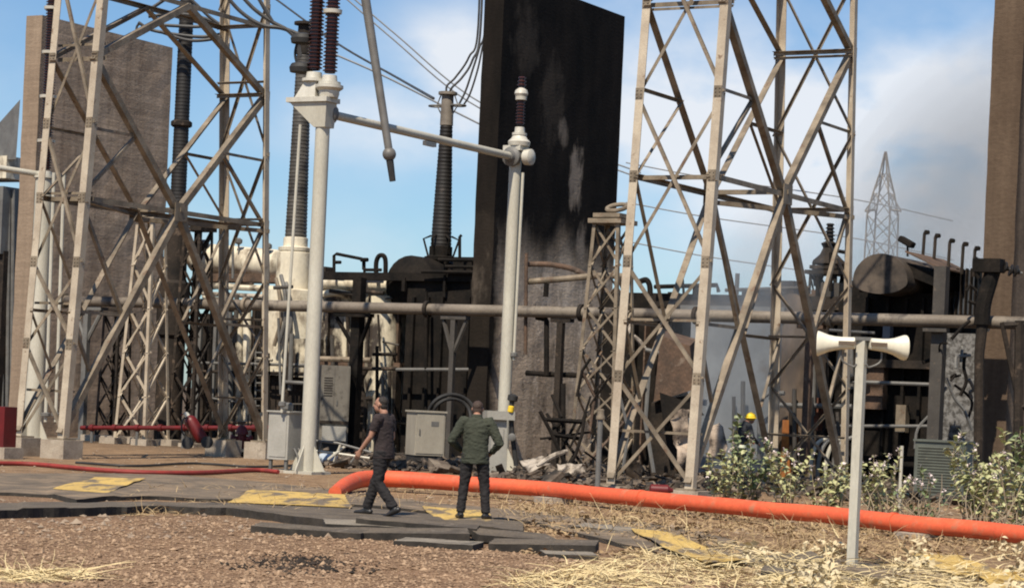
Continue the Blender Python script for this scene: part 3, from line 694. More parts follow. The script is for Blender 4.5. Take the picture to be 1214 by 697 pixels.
# bracket head of the near column
t_ = thing('column_bracket', C1+Z*H1, 'pale cast bracket head clasping the thick grey column top', 'bracket')
bm = NB(); box(bm, C1+Z*(H1+.16)-W*.28, W*.52, U*.26, Z*.05); build('top_plate', bm, M_CAP, t_, bevel=.02)
bm = NB(); a = C1-W*.22+Z*(H1+.1)
hexa(bm, [a-W*.54-U*.2, a+W*.14-U*.2, a+W*.14+U*.2, a-W*.54+U*.2, a-W*.54-U*.2+Z*.001, a+W*.14-U*.2+Z*.001, a+W*.14+U*.2+Z*.001, a-W*.54+U*.2+Z*.001]) if False else hexa(bm, [C1-W*.12-U*.17+Z*(H1-.42), C1+W*.17-U*.17+Z*(H1-.42), C1+W*.17+U*.17+Z*(H1-.42), C1-W*.12+U*.17+Z*(H1-.42), C1-W*.74-U*.2+Z*(H1+.105), C1+W*.2-U*.2+Z*(H1+.105), C1+W*.2+U*.2+Z*(H1+.105), C1-W*.74+U*.2+Z*(H1+.105)])
build('gusset', bm, M_POLE, t_, bevel=.015, smooth=0)
bm = NB(); hexa(bm, [C1-W*.62-U*.2+Z*(H1+.213), C1-W*.1-U*.2+Z*(H1+.213), C1-W*.1+U*.2+Z*(H1+.213), C1-W*.62+U*.2+Z*(H1+.213), C1-W*.42-U*.14+Z*(H1+.56), C1-W*.14-U*.14+Z*(H1+.56), C1-W*.14+U*.14+Z*(H1+.56), C1-W*.42+U*.14+Z*(H1+.56)])
build('gearbox', bm, M_CAP, t_, bevel=.03, smooth=0)
bm = NB(); lathe(bm, C1+Z*(H1+.213)+W*.12, Z, [(0, .2), (.08, .22), (.14, .22), (.2, .30), (.26, .30), (.27, .12)], 16); build('cap', bm, M_CAP, t_)
IG = 'brown porcelain post insulators'
post_insulator('dark brown post insulator with ring fittings, on the gearbox of the bracket head', C1+Z*(H1+.56)-W*.28, 6.4, .17, .15, IG, caps=(1.85, 4.3))
post_insulator('straight brown post insulator standing directly over the thick grey column', C1+Z*(H1+.484)+W*.12, 6.4, .16, .15, IG, caps=(1.55, 3.9))
# blackened ring fittings hung at the insulator
t_ = thing('ring_fitting', C1+Z*(H1+.9)-W*.6, 'black twin ring fitting hanging beside the brown post insulator', 'fitting')
for dz in (.0, .62):
    bm = NB(); q = C1+Z*(H1+.75+dz)-W*.62; lathe(bm, q, Z, [(0, .1), (.02, .24), (.12, .26), (.2, .22), (.24, .1)], 12); build('ring', bm, M_BLACK, t_)
bm = NB(); q = C1+Z*(H1+.9)-W*.72; tube(bm, bez([q, q+Z*.3-W*.08, q+Z*.7+W*.02]), .03, 6); build('link', bm, M_BLACK, t_)
bm = NB(); q = C1+Z*(H1+1.4)-W*.5; tube(bm, [q-Z*.55, q-Z*.55+W*.3], .06, 8); tube(bm, [q+Z*.1, q+Z*.1+W*.3], .06, 8); build('arm', bm, M_BLACK, t_)
# operating rods beside the columns
def op_rod(label, p0, p1, r):
    t_ = thing('operating_rod', p0, label, 'rod', 'thin operating rods')
    bm = NB(); tube(bm, [p0, p1], r, 8); build('rod', bm, M_POLE, t_)
    bm = NB(); m_ = V(p0).lerp(V(p1), .03); lathe(bm, m_-Z*.06, Z, [(0, r*1.3), (.02, r*2.6), (.1, r*2.6), (.12, r*1.3)], 10); build('coupling', bm, M_GREYST, t_)
q0 = at(336, 452, C1.y-.1); q1 = at(356, 148, C1.y-.1)
op_rod('thin pale rod running from the drive box up to the bracket head', at(334, 489, C1.y-.1), q1, .032)
op_rod('thin pinkish rod hanging beside the grey column before the black wall', at(609, 427, C2.y-.1), at(620, 205, C2.y-.1), .036)
t_ = thing('column_bracket', C2+Z*H2, 'small pale cast head on the grey column before the black wall', 'bracket')
bm = NB(); box(bm, C2+Z*(H2+.11), W*.24, U*.22, Z*.06); build('top_plate', bm, M_CAP, t_, bevel=.02)
bm = NB(); lathe(bm, C2+W*.08+Z*(H2+.172), Z, [(0, .26), (.1, .28), (.18, .2), (.26, .16)], 14); build('cap', bm, M_CAP, t_)
bm = NB(); lathe(bm, C2+W*.22+Z*(H2-.1), W, [(0, .13), (.05, .19), (.22, .2), (.27, .12)], 12); build('side_cap', bm, M_CAP, t_)
post_insulator('single brown post insulator with a pale ball cap before the black wall', C2+W*.08+Z*(H2+.43), .90, .12, .11, IG)
bm = NB(); q = C2+W*.08+Z*(H2+1.34); lathe(bm, q, Z, [(0, .05), (.02, .13), (.1, .17), (.18, .15), (.25, .06)], 14); o = build('ball_cap', bm, M_CAP); tag(o, 'pale ball-shaped cap topping the single brown insulator', 'cap')
bm = NB(); lathe(bm, q+Z*.256, Z, sheds(0, .26, .11, .09, .07), 12); o = build('insulator_stub', bm, M_PORC); tag(o, 'short broken brown porcelain stub above the pale ball cap', 'insulator')

# third column and insulator of the row, by the brown wall
C0 = base_at(39, 515, 65.5)
h0 = at(44, 212, 65.5).z
column('pale column carrying the ringed insulator in front of the brown wall', C0, h0, .27)
ins = post_insulator('slim dark insulator with pale rings over the column by the brown wall', C0+Z*(h0+.02), 6.2, .20, .17, IG, caps=(1.05, 2.3, 3.55, 4.8))
a = at(-60, 190, 64); b = at(48, 207, C0.y)
bm = NB(); tube(bm, [a, b], .085, 12); o = build('bus_tube', bm, M_POLE); tag(o, 'short pale horizontal tube ending at the column by the brown wall', 'bus tube')
for i, (px, lab) in enumerate(((62, 'thin pale vertical rod closest to the pale column by the brown wall'), (74, 'thin pale vertical rod, farther of two, before the brown wall'))):
    op_rod(lab, at(px-8, 500, 65), at(px+2, 205, 65), .05)

# ------------------------------------------------------------------ hanging broken tube
ha, hb = at(404, -190, 50), at(461, 178, 50)
t_ = thing('hanging_tube', hb, 'grey broken busbar tube dangling with a ball joint and charred tip', 'busbar')
bm = NB(); tube(bm, [ha, hb], [.115, .085], 12); build('tube', bm, M_ROD, t_)
bm = NB(); bmesh.ops.create_uvsphere(bm, u_segments=14, v_segments=10, radius=.15, matrix=Matrix.Translation(at(461.5, 183, 50))); build('ball_joint', bm, M_ROD, t_)
bm = NB(); tube(bm, [at(462, 189, 50), at(465.5, 215, 50)], [.085, .07], 10); build('charred_tip', bm, M_BLACK, t_)
# ------------------------------------------------------------------ long header pipe and its supports
PP0 = at(76, 356.5, 70.0); 
def pipe_at(px): 
    q = onplane(px, 365, PP0, U); return V((q.x, q.y, PP0.z))
PR = .155
t_ = thing('header_pipe', PP0, 'long straight grey pipe crossing the whole site above head height', 'pipe')
bm = NB(); tube(bm, [PP0, pipe_at(1300)], PR, 16); build('pipe', bm, mat('dusty_pipe_paint', (.215, .18, .14), (.13, .105, .08), .6, .55, 0, .1, 14, spot=(.045, .036, .03), spot_scale=.9, spot_lo=.52, spot_hi=.62, fine=.15), t_)
for px in (76, 292, 507, 690, 826, 985, 1170):
    bm = NB(); q = pipe_at(px); lathe(bm, q-W*.05, W, [(0, PR*1.02), (.001, PR*1.5), (.04, PR*1.5), (.06, PR*1.5), (.10, PR*1.5), (.101, PR*1.02)], 16); build('flange', bm, M_BURNT2 if 380 < px < 840 else M_TAN2, t_)
def pipe_support(label, px, m, r=.10, up_=0.0, vee=True, wide=.55):
    q = pipe_at(px); b = V((q.x, q.y, 0)); root = thing('pipe_support', b, label, 'pipe support', 'posts holding up the long pipe')
    bm = NB(); c = b+U*(.0 if not up_ else .30); h = q.z-PR-.12 if not up_ else q.z+up_
    box(bm, c+Z*(h/2), W*r, U*r, Z*(h/2)); build('post', bm, m, root, bevel=.012, smooth=0)
    bm = NB(); box(bm, b+U*.06+Z*(q.z-PR-.055), W*wide, U*.12, Z*.05); build('cross_arm', bm, m, root, bevel=.01, smooth=0)
    if vee:
        for s in (-1, 1): 
            bm = NB(); tube(bm, [c+W*(s*r*.5)+Z*(q.z-1.15), b+U*.06+W*(s*wide*.92)+Z*(q.z-PR-.12)], .065, 6); build('brace', bm, m, root)
    bm = NB(); box(bm, c+Z*.02, W*.25, U*.25, Z*.02); build('base_plate', bm, m, root, smooth=0)
    return root
pipe_support('grey pipe support with a dark triangular bracket before the brown wall', 104, M_GREYST, .085)
pipe_support('black charred Y-shaped pipe support between cream tank and control panel', 418, M_BURNT, .14, .85, True, .62)
pipe_support('slim grey pipe support in front of the burnt-out black tank', 539, M_DKST, .07, 0, True, .4)
pipe_support('charred pipe support standing against the foot of the black wall', 666, M_BURNT2, .085, 0, False, .3)
pipe_support('rusty pipe support before the pale grey tank', 962, M_RUST, .09, 0, False, .35)
pipe_support('tall grey pipe support rising past the pipe beside the collapsed tank roof', 1110, M_DKST, .15, 1.35, False, .3)

# ------------------------------------------------------------------ burnt transformer between the brown and the black wall
def bbox_(bm, x0, y0, x1, y1, b, depth):    # box whose front face (facing -U) spans the two bay-plane points
    A, B = bp(x0, y1, b), bp(x1, y0, b); a0 = ab(A)[0]; a1 = ab(B)[0]
    gbox(bm, WB+W*a0+U*b, a1-a0, depth, max(A.z, 0) if y1 < 530 else 0, B.z)
def bcyl(bm, pa, pb, r, seg=18, dome=.25):
    pa, pb = V(pa), V(pb); L = (pb-pa).length
    lathe(bm, pa, pb-pa, [(-dome, .02), (-dome*.8, r*.55), (-dome*.35, r*.88), (0, r), (L*.33, r), (L*.66, r), (L, r), (L+dome*.35, r*.88), (L+dome*.8, r*.55), (L+dome, .02)], seg)
def xf(name, px, b, label, group=None):
    q = bp(px, 500, b); q.z = 0; return thing(name, q, label, 'transformer', group)
TA = xf('power_transformer', 420, 3.0, 'burnt transformer, half cream and half black, between the brown and black fire walls')
def part(name, bm, m, parent, **k): return build(name, bm, m, parent, **k)
bm = NB(); bbox_(bm, 474, 327, 566, 545, 1.45, 4.0); part('tank', bm, M_BURNT, TA, bevel=.05, smooth=0)
for i, px in enumerate((486, 503, 520, 552)):
    bm = NB(); bbox_(bm, px-2.5, 352, px+2.5, 520, 1.32, .129); part('stiffener', bm, M_BURNT, TA, smooth=0)
bm = NB(); bbox_(bm, 372, 343, 474, 545, 2.3, 3.5); part('tank', bm, M_CREAM, TA, bevel=.08, smooth=0)
for px in (384, 407, 431, 452, 468):
    bm = NB(); bbox_(bm, px-2, 362, px+2, 528, 2.16, .125); part('stiffener', bm, M_CREAM if px < 440 else M_RUST, TA, smooth=0)
bm = NB(); bbox_(bm, 372, 430, 474, 436, 2.0, .28); part('stiffener', bm, M_RUST, TA, smooth=0)
bm = NB(); bbox_(bm, 385, 436, 470, 540, 1.95, .3); part('scorched_panel', bm, M_BURNT2, TA, smooth=0)
# vertical cream drum-like tank edge and top white beam
bm = NB(); tube(bm, [bp(452, 545, 2.1), bp(452, 352, 2.1)], .50, 18); part('corner_drum', bm, M_CREAM, TA)
bm = NB(); bcyl(bm, bp(384, 335, 2.1), bp(482, 339, 2.1), .20, 14, .12); part('oil_pipe', bm, M_CREAMC, TA)
bm = NB(); tube(bm, bez([bp(378, 350, 1.9), bp(398, 347, 1.9), bp(420, 352, 1.9), bp(436, 362, 1.9), bp(440, 380, 1.9)]), .11, 8); part('oil_pipe', bm, M_CREAM, TA)
# deck on top
bm = NB(); bbox_(bm, 376, 325, 590, 331, 1.3, .30); part('deck_beam', bm, M_BURNT, TA, smooth=0)
bm = NB(); bbox_(bm, 566.5, 333, 580, 341, 1.5, 4.2); part('deck', bm, M_BURNT, TA, smooth=0)
for px, y0, y1 in ((425, 329, 345), (478, 329, 345), (527, 306, 345), (560, 310, 345), (572, 300, 332)):
    bm = NB(); bbox_(bm, px-2.2, y0, px+2.2, y1, 1.25, .12); part('deck_post', bm, M_BURNT, TA, smooth=0)
for x0, x1, y in ((520, 578, 308), (528, 575, 316), (500, 578, 322)):
    bm = NB(); tube(bm, [bp(x0, y, 1.1), bp(x1, y+1, 1.2)], .055, 6); part('deck_rail', bm, M_BURNT, TA)
# the conservator with its humped end
bm = NB(); c0 = bp(486, 337, 2.0); bcyl(bm, c0, c0+U*4.2, .84, 24, .3); part('conservator', bm, M_BURNT, TA)
bm = NB(); bbox_(bm, 536, 305, 578, 332, 2.5, 1.2); part('turret_box', bm, M_BURNT, TA, bevel=.06, smooth=0)
# top pipework
def bpipe(pts, b, r, m, parent, name='pipe', seg=8):
    bm = NB(); tube(bm, [bp(x, y, b) for x, y in pts], r, seg); return part(name, bm, m, parent)
bpipe([(396, 328), (396, 303), (399, 301), (429, 307), (431, 309), (431, 319), (433, 320), (452, 320)], 1.7, .048, M_BURNT, TA)
bpipe([(397, 311), (404, 311)], 1.6, .05, M_BURNT, TA, 'valve'); bpipe([(428, 308), (436, 308)], 1.6, .06, M_BURNT, TA, 'valve')
bm = NB(); tube(bm, bez([bp(446, 328, 1.7), bp(446, 312, 1.7), bp(449, 304, 1.7), bp(454, 303, 1.7), bp(457, 309, 1.7), bp(457, 328, 1.7)], 5), .07, 8); part('pipe', bm, M_BURNT, TA)
bpipe([(545, 312), (545, 281), (547, 279)], 2, .045, M_BURNT, TA); bpipe([(432, 308), (432, 328)], 1.7, .04, M_BURNT, TA)
for x0, y0, x1, y1, r, m in ((470, 438, 600, 438, .05, M_GREYST), (372, 437, 470, 437, .055, M_BURNT2), (372, 425, 440, 427, .08, M_TAN2), (442, 420, 470, 420, .05, M_BURNT), (447, 410, 447, 520, .05, M_BURNT), (462, 440, 462, 535, .05, M_BURNT2), (505, 345, 505, 520, .05, M_BURNT), (575, 400, 575, 540, .1, M_BURNT2)):
    bpipe([(x0, y0), (x1, y1)], .9, r, m, TA)
bpipe([(441, 545), (444, 470), (455, 440), (449, 420)], 1.3, .045, M_CREAM, TA); bpipe([(430, 545), (434, 480), (428, 452), (436, 436)], 1.35, .06, M_BURNT2, TA)
rnd = random.Random(9)
for k in range(44):
    x = rnd.uniform(228, 468); y = rnd.uniform(340, 500); m = rnd.choice((M_BURNT, M_BURNT2, M_DKST, M_GREYST, M_BURNT2, M_CREAM))
    if rnd.random() < .55: pts = [(x, y), (x+rnd.uniform(-3, 3), min(545, y+rnd.uniform(40, 130)))]
    else: pts = [(x, y), (x+rnd.uniform(18, 60), y+rnd.uniform(-5, 7))]
    bpipe(pts, rnd.uniform(1.15, 1.8), rnd.uniform(.025, .075), m, TA, 'burnt_pipe')
# three high-voltage bushings
def hv_bushing(parent, base, h, r0, r1, m, m_top, flange=M_BURNT, seg=16, pitch=.11):
    bm = NB(); lathe(bm, base, Z, [(0, r0*1.5), (.1, r0*1.55), (.14, r0*1.1), (.4, r0*1.1), (.42, r0*1.0)], seg); part('bushing_base', bm, flange, parent)
    bm = NB(); lathe(bm, base+Z*.42, Z, sheds(0, h-.42, r0, r1, pitch, .965), seg); b_ = part('bushing', bm, m, parent)
    bm = NB(); lathe(bm, base+Z*(h+.002), Z, [(0, r1*.8), (.02, r1*1.05), (.5, r1*1.0), (.9, r1*.95), (.92, r1*1.5), (1.0, r1*1.5), (1.02, r1*.6)], seg); part('bushing_head', bm, m_top, parent)
b3 = bp(522, 309, 3.2); h3 = bp(526, 150, 3.2).z-b3.z
hv_bushing(TA, b3, h3, .31, .185, M_PORCB, mat('scorched_terminal', (.22, .19, .155), (.13, .11, .09), 3, .7, 0, .2, 15))
for t in np.linspace(0, 2*math.pi, 6, endpoint=False):
    e = V((math.cos(t), math.sin(t), 0)); bm = NB(); tube(bm, [b3+e*.36+Z*.1, b3+e*.52+Z*.62, b3+e*.3+Z*.72], .035, 6); part('bushing_strut', bm, M_BURNT, TA)
top3 = b3+Z*(h3+.9)
for s in (-1, 1):
    bm = NB(); c = top3-Z*.30+W*(.38*s); tube(bm, [c+W*(.22*math.cos(t))+U*(.2*math.sin(t)) for t in np.linspace(0, 2*math.pi, 14, endpoint=False)], .028, 6, closed=True); part('terminal_ring', bm, M_GREYST, TA)
    bm = NB(); tube(bm, [top3+W*(.2*s)+Z*.1, top3+W*(.36*s)-Z*.28, top3+W*(.15*s)-Z*.62], .022, 6); part('terminal_ring', bm, M_GREYST, TA)
b2 = bp(350, 298, 3.0); h2 = bp(360, 66, 3.0).z-b2.z
hv_bushing(TA, b2, h2, .34, .23, M_PORCG, M_BURNT2, M_CREAMC)
bm = NB(); q = V((b2.x, b2.y, 0)); lathe(bm, q+Z*2.2, Z, [(0, .86), (bp(350, 345, 3).z-2.2, .86), (bp(350, 343, 3).z-2.2, .56), (bp(350, 300, 3).z-2.2, .54), (b2.z-2.2, .42)], 24); part('turret', bm, M_CREAMC, TA)
bm = NB(); bbox_(bm, 318, 405, 386, 545, 2.3, 3); part('tank', bm, M_BURNT2, TA, bevel=.05, smooth=0)
bm = NB(); bbox_(bm, 334, 402, 376, 446, 1.9, .35); part('marshalling_box', bm, M_CREAM, TA, bevel=.03, smooth=0)
for k, (x, y) in enumerate(((327, 330), (333, 326), (339, 335))):
    bm = NB(); tube(bm, bez([bp(x, y, 2), bp(x+4, y+18, 1.9), bp(x+6, y+48, 1.9), bp(x-2, y+80, 1.9)], 6), .06, 8); part('cable_bend', bm, M_GREYST if k else M_TAN2, TA)
bm = NB(); bbox_(bm, 366, 316, 386, 332, 2.8, .5); part('junction_box', bm, M_BURNT2, TA, bevel=.02, smooth=0)
b1 = bp(210, 262, 2.2); h1 = bp(218, -40, 2.2).z-b1.z
hv_bushing(TA, b1, h1, .25, .22, M_PORCB, M_BURNT2, M_GREYST)
bm = NB(); q = b1+Z*2.9; lathe(bm, q, Z, [(0, .28), (.04, .33), (.16, .33), (.2, .28)], 14); part('bushing_band', bm, M_BURNT2, TA)
bm = NB(); lathe(bm, V((b1.x, b1.y, 0)), Z, [(0, .42), (3.2, .42), (3.3, .5), (4.9, .5), (5.0, .36), (b1.z, .36)], 18); part('turret', bm, M_BURNT2, TA)
# cream conservator with pipework, radiator columns
bm = NB(); bcyl(bm, bp(232, 305, 4.2), bp(330, 314, 4.2), .47, 22, .2); part('conservator', bm, M_CREAMC, TA)
bm = NB(); bbox_(bm, 228, 325, 330, 333, 3.6, .9); part('conservator_frame', bm, M_RUST, TA, smooth=0)
for x0, y0, x1, y1, r, m in ((238, 338, 330, 343, .10, M_CREAM), (240, 348, 322, 352, .07, M_WHITE), (228, 343, 300, 337, .06, M_BURNT2), (262, 296, 262, 330, .035, M_GREYST), (276, 292, 276, 330, .04, M_GREYST), (318, 300, 318, 345, .04, M_GREYST)):
    bpipe([(x0, y0), (x1, y1)], 2.9, r, m, TA)
bm = NB(); bbox_(bm, 296, 352, 332, 535, 2.9, 2.4); part('radiator', bm, M_BURNT, TA, smooth=0)
for i in range(9):
    bm = NB(); x = 298+i*3.9; bbox_(bm, x-1, 366, x+1, 522, 2.55, .34); part('radiator_fin', bm, M_BURNT if i % 3 else M_BURNT2, TA, smooth=0)
bm = NB(); bbox_(bm, 230, 372, 262, 535, 2.9, 2.2); part('radiator', bm, M_BURNT2, TA, smooth=0)
for i, m in enumerate((M_GREYST, M_BURNT2, M_BURNT, M_GREYST, M_BURNT2)):
    bm = NB(); x = 234+i*6; bbox_(bm, x-1.6, 378, x+1.6, 522, 2.5, .39); part('radiator_fin', bm, m, TA, smooth=0)
for x, m in ((271, M_GREYST), (284, M_CREAM), (293, M_CREAMC)):
    bm = NB(); tube(bm, [bp(x, 535, 2.4), bp(x, 366, 2.4)], .13, 12); part('header_column', bm, m, TA)
for k, (y, m) in enumerate(((430, M_GREYST), (440, M_BURNT2), (500, M_RUST))):
    bpipe([(232, y), (372, y+3)], 1.9, .045, m, TA)
for k in range(9):
    y = 418+k*9; bpipe([(303, y), (318, y)], 2.45, .025, M_GREYST, TA, 'ladder_rung')
for x in (303, 318): bpipe([(x, 410), (x, 500)], 2.45, .03, M_GREYST, TA, 'ladder_rail')
bm = NB(); q = bp(240, 289, 4); 
for (x, y, r) in ((242, 288, .16), (283, 286, .12), (318, 292, .12)):
    bm = NB(); q = bp(x, y, 3.8); lathe(bm, q-Z*.1, Z, [(0, r*.5), (.05, r), (.15, r), (.2, r*.4)], 10); part('relief_vent', bm, M_GREYST, TA)
    bpipe([(x, y+2), (x, y+18)], 3.8, .03, M_GREYST, TA)

# ------------------------------------------------------------------ burnt transformer beyond the black wall
TB = xf('power_transformer', 960, 3.0, 'collapsed burnt transformer with pale grey tank and charred round conservator end')
bm = NB(); bbox_(bm, 812, 372, 926, 545, 1.93, 3.2); part('tank', bm, M_PALEG, TB, bevel=.04, smooth=0)
bm = NB(); bbox_(bm, 806, 364, 930, 373, 1.88, 3.5); part('tank_flange', bm, M_GREYST, TB, smooth=0)
bm = NB(); bbox_(bm, 770, 352, 1006, 363, 2.1, .5); part('deck_beam', bm, M_BURNT2, TB, smooth=0)
rnd = random.Random(5)
x = 768
while x < 1004:
    wd = rnd.uniform(5, 24); top = rnd.choice((334, 338, 341, 345, 349))+rnd.uniform(-2, 2)
    if rnd.random() < .78:
        bm = NB(); bbox_(bm, x, top, x+wd, 351.5, 2.1+rnd.uniform(0, .8), rnd.uniform(.4, 1.2)); part('scorched_housing', bm, rnd.choice((M_BURNT2, M_BURNT, M_BURNT2, M_RUST, M_DKST)), TB, bevel=.03, smooth=0)
    if rnd.random() < .45:
        xx = x+rnd.uniform(0, wd); bpipe([(xx, 351), (xx+rnd.uniform(-2, 2), 330+rnd.uniform(-6, 6))], 2.3, rnd.uniform(.03, .07), rnd.choice((M_BURNT, M_DKST)), TB)
    x += wd+rnd.uniform(0, 7)
bpipe([(776, 340), (850, 338), (852, 346)], 1.9, .06, M_BURNT, TB); bpipe([(860, 344), (960, 341)], 1.95, .05, M_DKST, TB)
for k in range(26):
    x = rnd.uniform(742, 1010); y = rnd.uniform(375, 520); v_ = rnd.random() < .6; m = rnd.choice((M_BURNT, M_BURNT2, M_DKST, M_RUST, M_GREYST))
    if 815 < x < 925 and rnd.random() < .75: continue
    if v_: pts = [(x, y), (x+rnd.uniform(-4, 4), y+rnd.uniform(40, 120))]
    else: pts = [(x, y), (x+rnd.uniform(20, 55), y+rnd.uniform(-14, 14))]
    bpipe([(px_, min(py_, 548)) for px_, py_ in pts], rnd.uniform(1.0, 1.6), rnd.uniform(.025, .075), m, TB, 'wrecked_pipe')
bm = NB(); tube(bm, [bp(948, 545, 2.6), bp(948, 350, 2.6)], .62, 20); part('tank_drum', bm, mat('heat_browned_paint', (.17, .12, .082), (.06, .044, .032), 1.2, .8, 0, .3, 10, spot=(.06, .045, .035), spot_scale=1.5, spot_lo=.55, spot_hi=.68, stretch=(1, 1, .5)), TB)
bm = NB(); bbox_(bm, 960, 352, 985, 545, 2.2, 2.5); part('tank', bm, M_BURNT2, TB, bevel=.03, smooth=0)
bm = NB(); bbox_(bm, 708, 348, 811, 545, 3.0, 2.5); part('tank', bm, M_BURNT, TB, bevel=.05, smooth=0)
for px in (733, 748, 762, 777, 792):
    bm = NB(); bbox_(bm, px-3, 372, px+3, 540, 2.7, .29); part('radiator_fin', bm, M_RUST if px in (762, 792) else M_BURNT, TB, smooth=0)
bm = NB(); bbox_(bm, 986, 348, 1108, 545, 1.9, 4.0); part('tank', bm, M_BURNT, TB, bevel=.04, smooth=0)
for px in (1024, 1048, 1070, 1090):
    bm = NB(); bbox_(bm, px-2.5, 352, px+2.5, 535, 1.72, .16); part('stiffener', bm, M_BURNT, TB, smooth=0)
bm = NB(); bbox_(bm, 1016, 432, 1048, 484, 1.5, .35); part('scorched_panel', bm, M_RUST, TB, bevel=.02, smooth=0)
bm = NB(); bbox_(bm, 1061, 480, 1074, 512, 1.45, .3); part('scorched_panel', bm, M_TAN2, TB, bevel=.02, smooth=0)
bm = NB(); bbox_(bm, 1000, 428, 1108, 434, 1.4, .45); part('ledge', bm, M_BURNT2, TB, smooth=0)
bm = NB(); bbox_(bm, 1046, 372, 1056, 404, 1.6, .25); part('scorched_panel', bm, M_PALEG, TB, smooth=0)
# conservator: charred drum seen end-on, its shell torn open
bm = NB(); c0 = bp(1043, 334, .7); L = 4.0; n_ = 40; rad = .72
rings = []
for h in (0, .06, 1.0, 2.0, 3.0, L):
    rings.append([bm.verts.new(c0+U*h+W*(rad*math.cos(t)*1.02)+Z*(rad*math.sin(t)*(1 if math.sin(t) > 0 else .42)+.02*mnoise.noise(V((t*2, h, 1))))) for t in (2*math.pi*k/n_ for k in range(n_))])
for a, b in zip(rings, rings[1:]):
    for k in range(n_): bm.faces.new((a[k], a[(k+1) % n_], b[(k+1) % n_], b[k]))
bm.faces.new(rings[0]); bm.faces.new(rings[-1])
part('conservator', bm, mat('scorched_drum_paint', (.11, .084, .062), (.04, .031, .024), 1.4, .75, 0, .3, 12, spot=(.022, .018, .015), spot_scale=1.6, spot_lo=.5, spot_hi=.62), TB, smooth=50)
bm = NB(); hexa(bm, [bp(1073, 299, 1.0), bp(1112, 318, 1.0), bp(1112, 318, 1.0)+U*3, bp(1073, 299, 1.0)+U*3, bp(1073, 297, 1.0), bp(1112, 316, 1.0), bp(1112, 316, 1.0)+U*3, bp(1073, 297, 1.0)+U*3]); part('roof_plate', bm, M_RUST, TB, smooth=0)
bm = NB(); hexa(bm, [bp(1071, 325, 1.2), bp(1110, 340, 1.2), bp(1110, 340, 1.2)+U*2, bp(1071, 325, 1.2)+U*2, bp(1071, 310, 1.2), bp(1110, 324, 1.2), bp(1110, 324, 1.2)+U*2, bp(1071, 310, 1.2)+U*2]); part('buckled_shell', bm, M_BURNT, TB, smooth=0)
bm = NB(); bbox_(bm, 1112, 320, 1160, 372, 3.0, 2.5); part('radiator_bank', bm, mat('smoke_blue_steel', (.055, .065, .08), (.03, .034, .042), 2, .7, 0, .2, 15), TB, smooth=0)
for i in range(8):
    x = 1116+i*5.6; bm = NB(); bbox_(bm, x-.9, 318, x+.9, 374, 2.78, .21); part('radiator_fin', bm, M_BURNT2, TB, smooth=0)
for (x, y0, y1) in ((1096, 274, 306), (1109, 278, 312), (1126, 284, 322), (1142, 288, 325), (1156, 293, 328)):
    bm = NB(); tube(bm, [bp(x-2, y1, 2.6), bp(x, y0+3, 2.6), bp(x+1, y0, 2.6)+U*.02, bp(x+3, y0+1, 2.6)], .045, 6); part('hooked_post', bm, M_BURNT2, TB)
    bm = NB(); q = bp(x+3, y0+2, 2.6); lathe(bm, q-Z*.05, Z, [(0, .03), (.02, .075), (.1, .075), (.12, .03)], 8); part('post_cap', bm, M_BURNT, TB)
bm = NB(); bmesh.ops.create_cube(bm, size=1, matrix=Matrix.Translation(bp(1075, 287, 2))@Euler((0, R(28), R(-30))).to_matrix().to_4x4()@Matrix.Diagonal((.42, .3, .16, 1))); part('lamp', bm, M_BURNT, TB, bevel=.03, smooth=0)
bpipe([(1076, 304), (1076, 289)], 2, .03, M_BURNT, TB)
for pts, b, r, m in (([(1000, 452), (1110, 456)], 1.2, .05, M_GREYST), ([(985, 505), (1100, 505)], 1.3, .045, M_GREYST), ([(790, 490), (790, 430)], 1.6, .05, M_GREYST), ([(925, 480), (1010, 482)], 1.3, .07, M_GREYST), ([(938, 545), (938, 480), (945, 475)], 1.3, .06, M_BURNT2), ([(900, 545), (900, 475), (912, 466), (930, 466)], 1.5, .06, M_GREYST), ([(870, 470), (870, 545)], 1.7, .05, M_BURNT2), ([(985, 345), (985, 300), (990, 297), (1006, 300)], 2, .05, M_BURNT)):
    bpipe(pts, b, r, m, TB)
for k in range(4):
    x = 960+k*9; bm = NB(); tube(bm, bez([bp(x, 575, .6), bp(x+2, 545, .6), bp(x+10, 525, .7), bp(x+24, 518, .9)], 6), .055, 8); part('cable', bm, M_POLE if k % 2 == 0 else M_GREYST, TB)
bm = NB(); bbox_(bm, 926, 498, 940, 535, 1.4, .4); part('scorched_panel', bm, M_ORANGE, TB, bevel=.02, smooth=0)
bm = NB(); bbox_(bm, 962, 455, 972, 510, 1.5, .3); part('scorched_panel', bm, mat('red_brown_rust', (.16, .055, .03), (.09, .04, .025), 4, .85), TB, smooth=0)
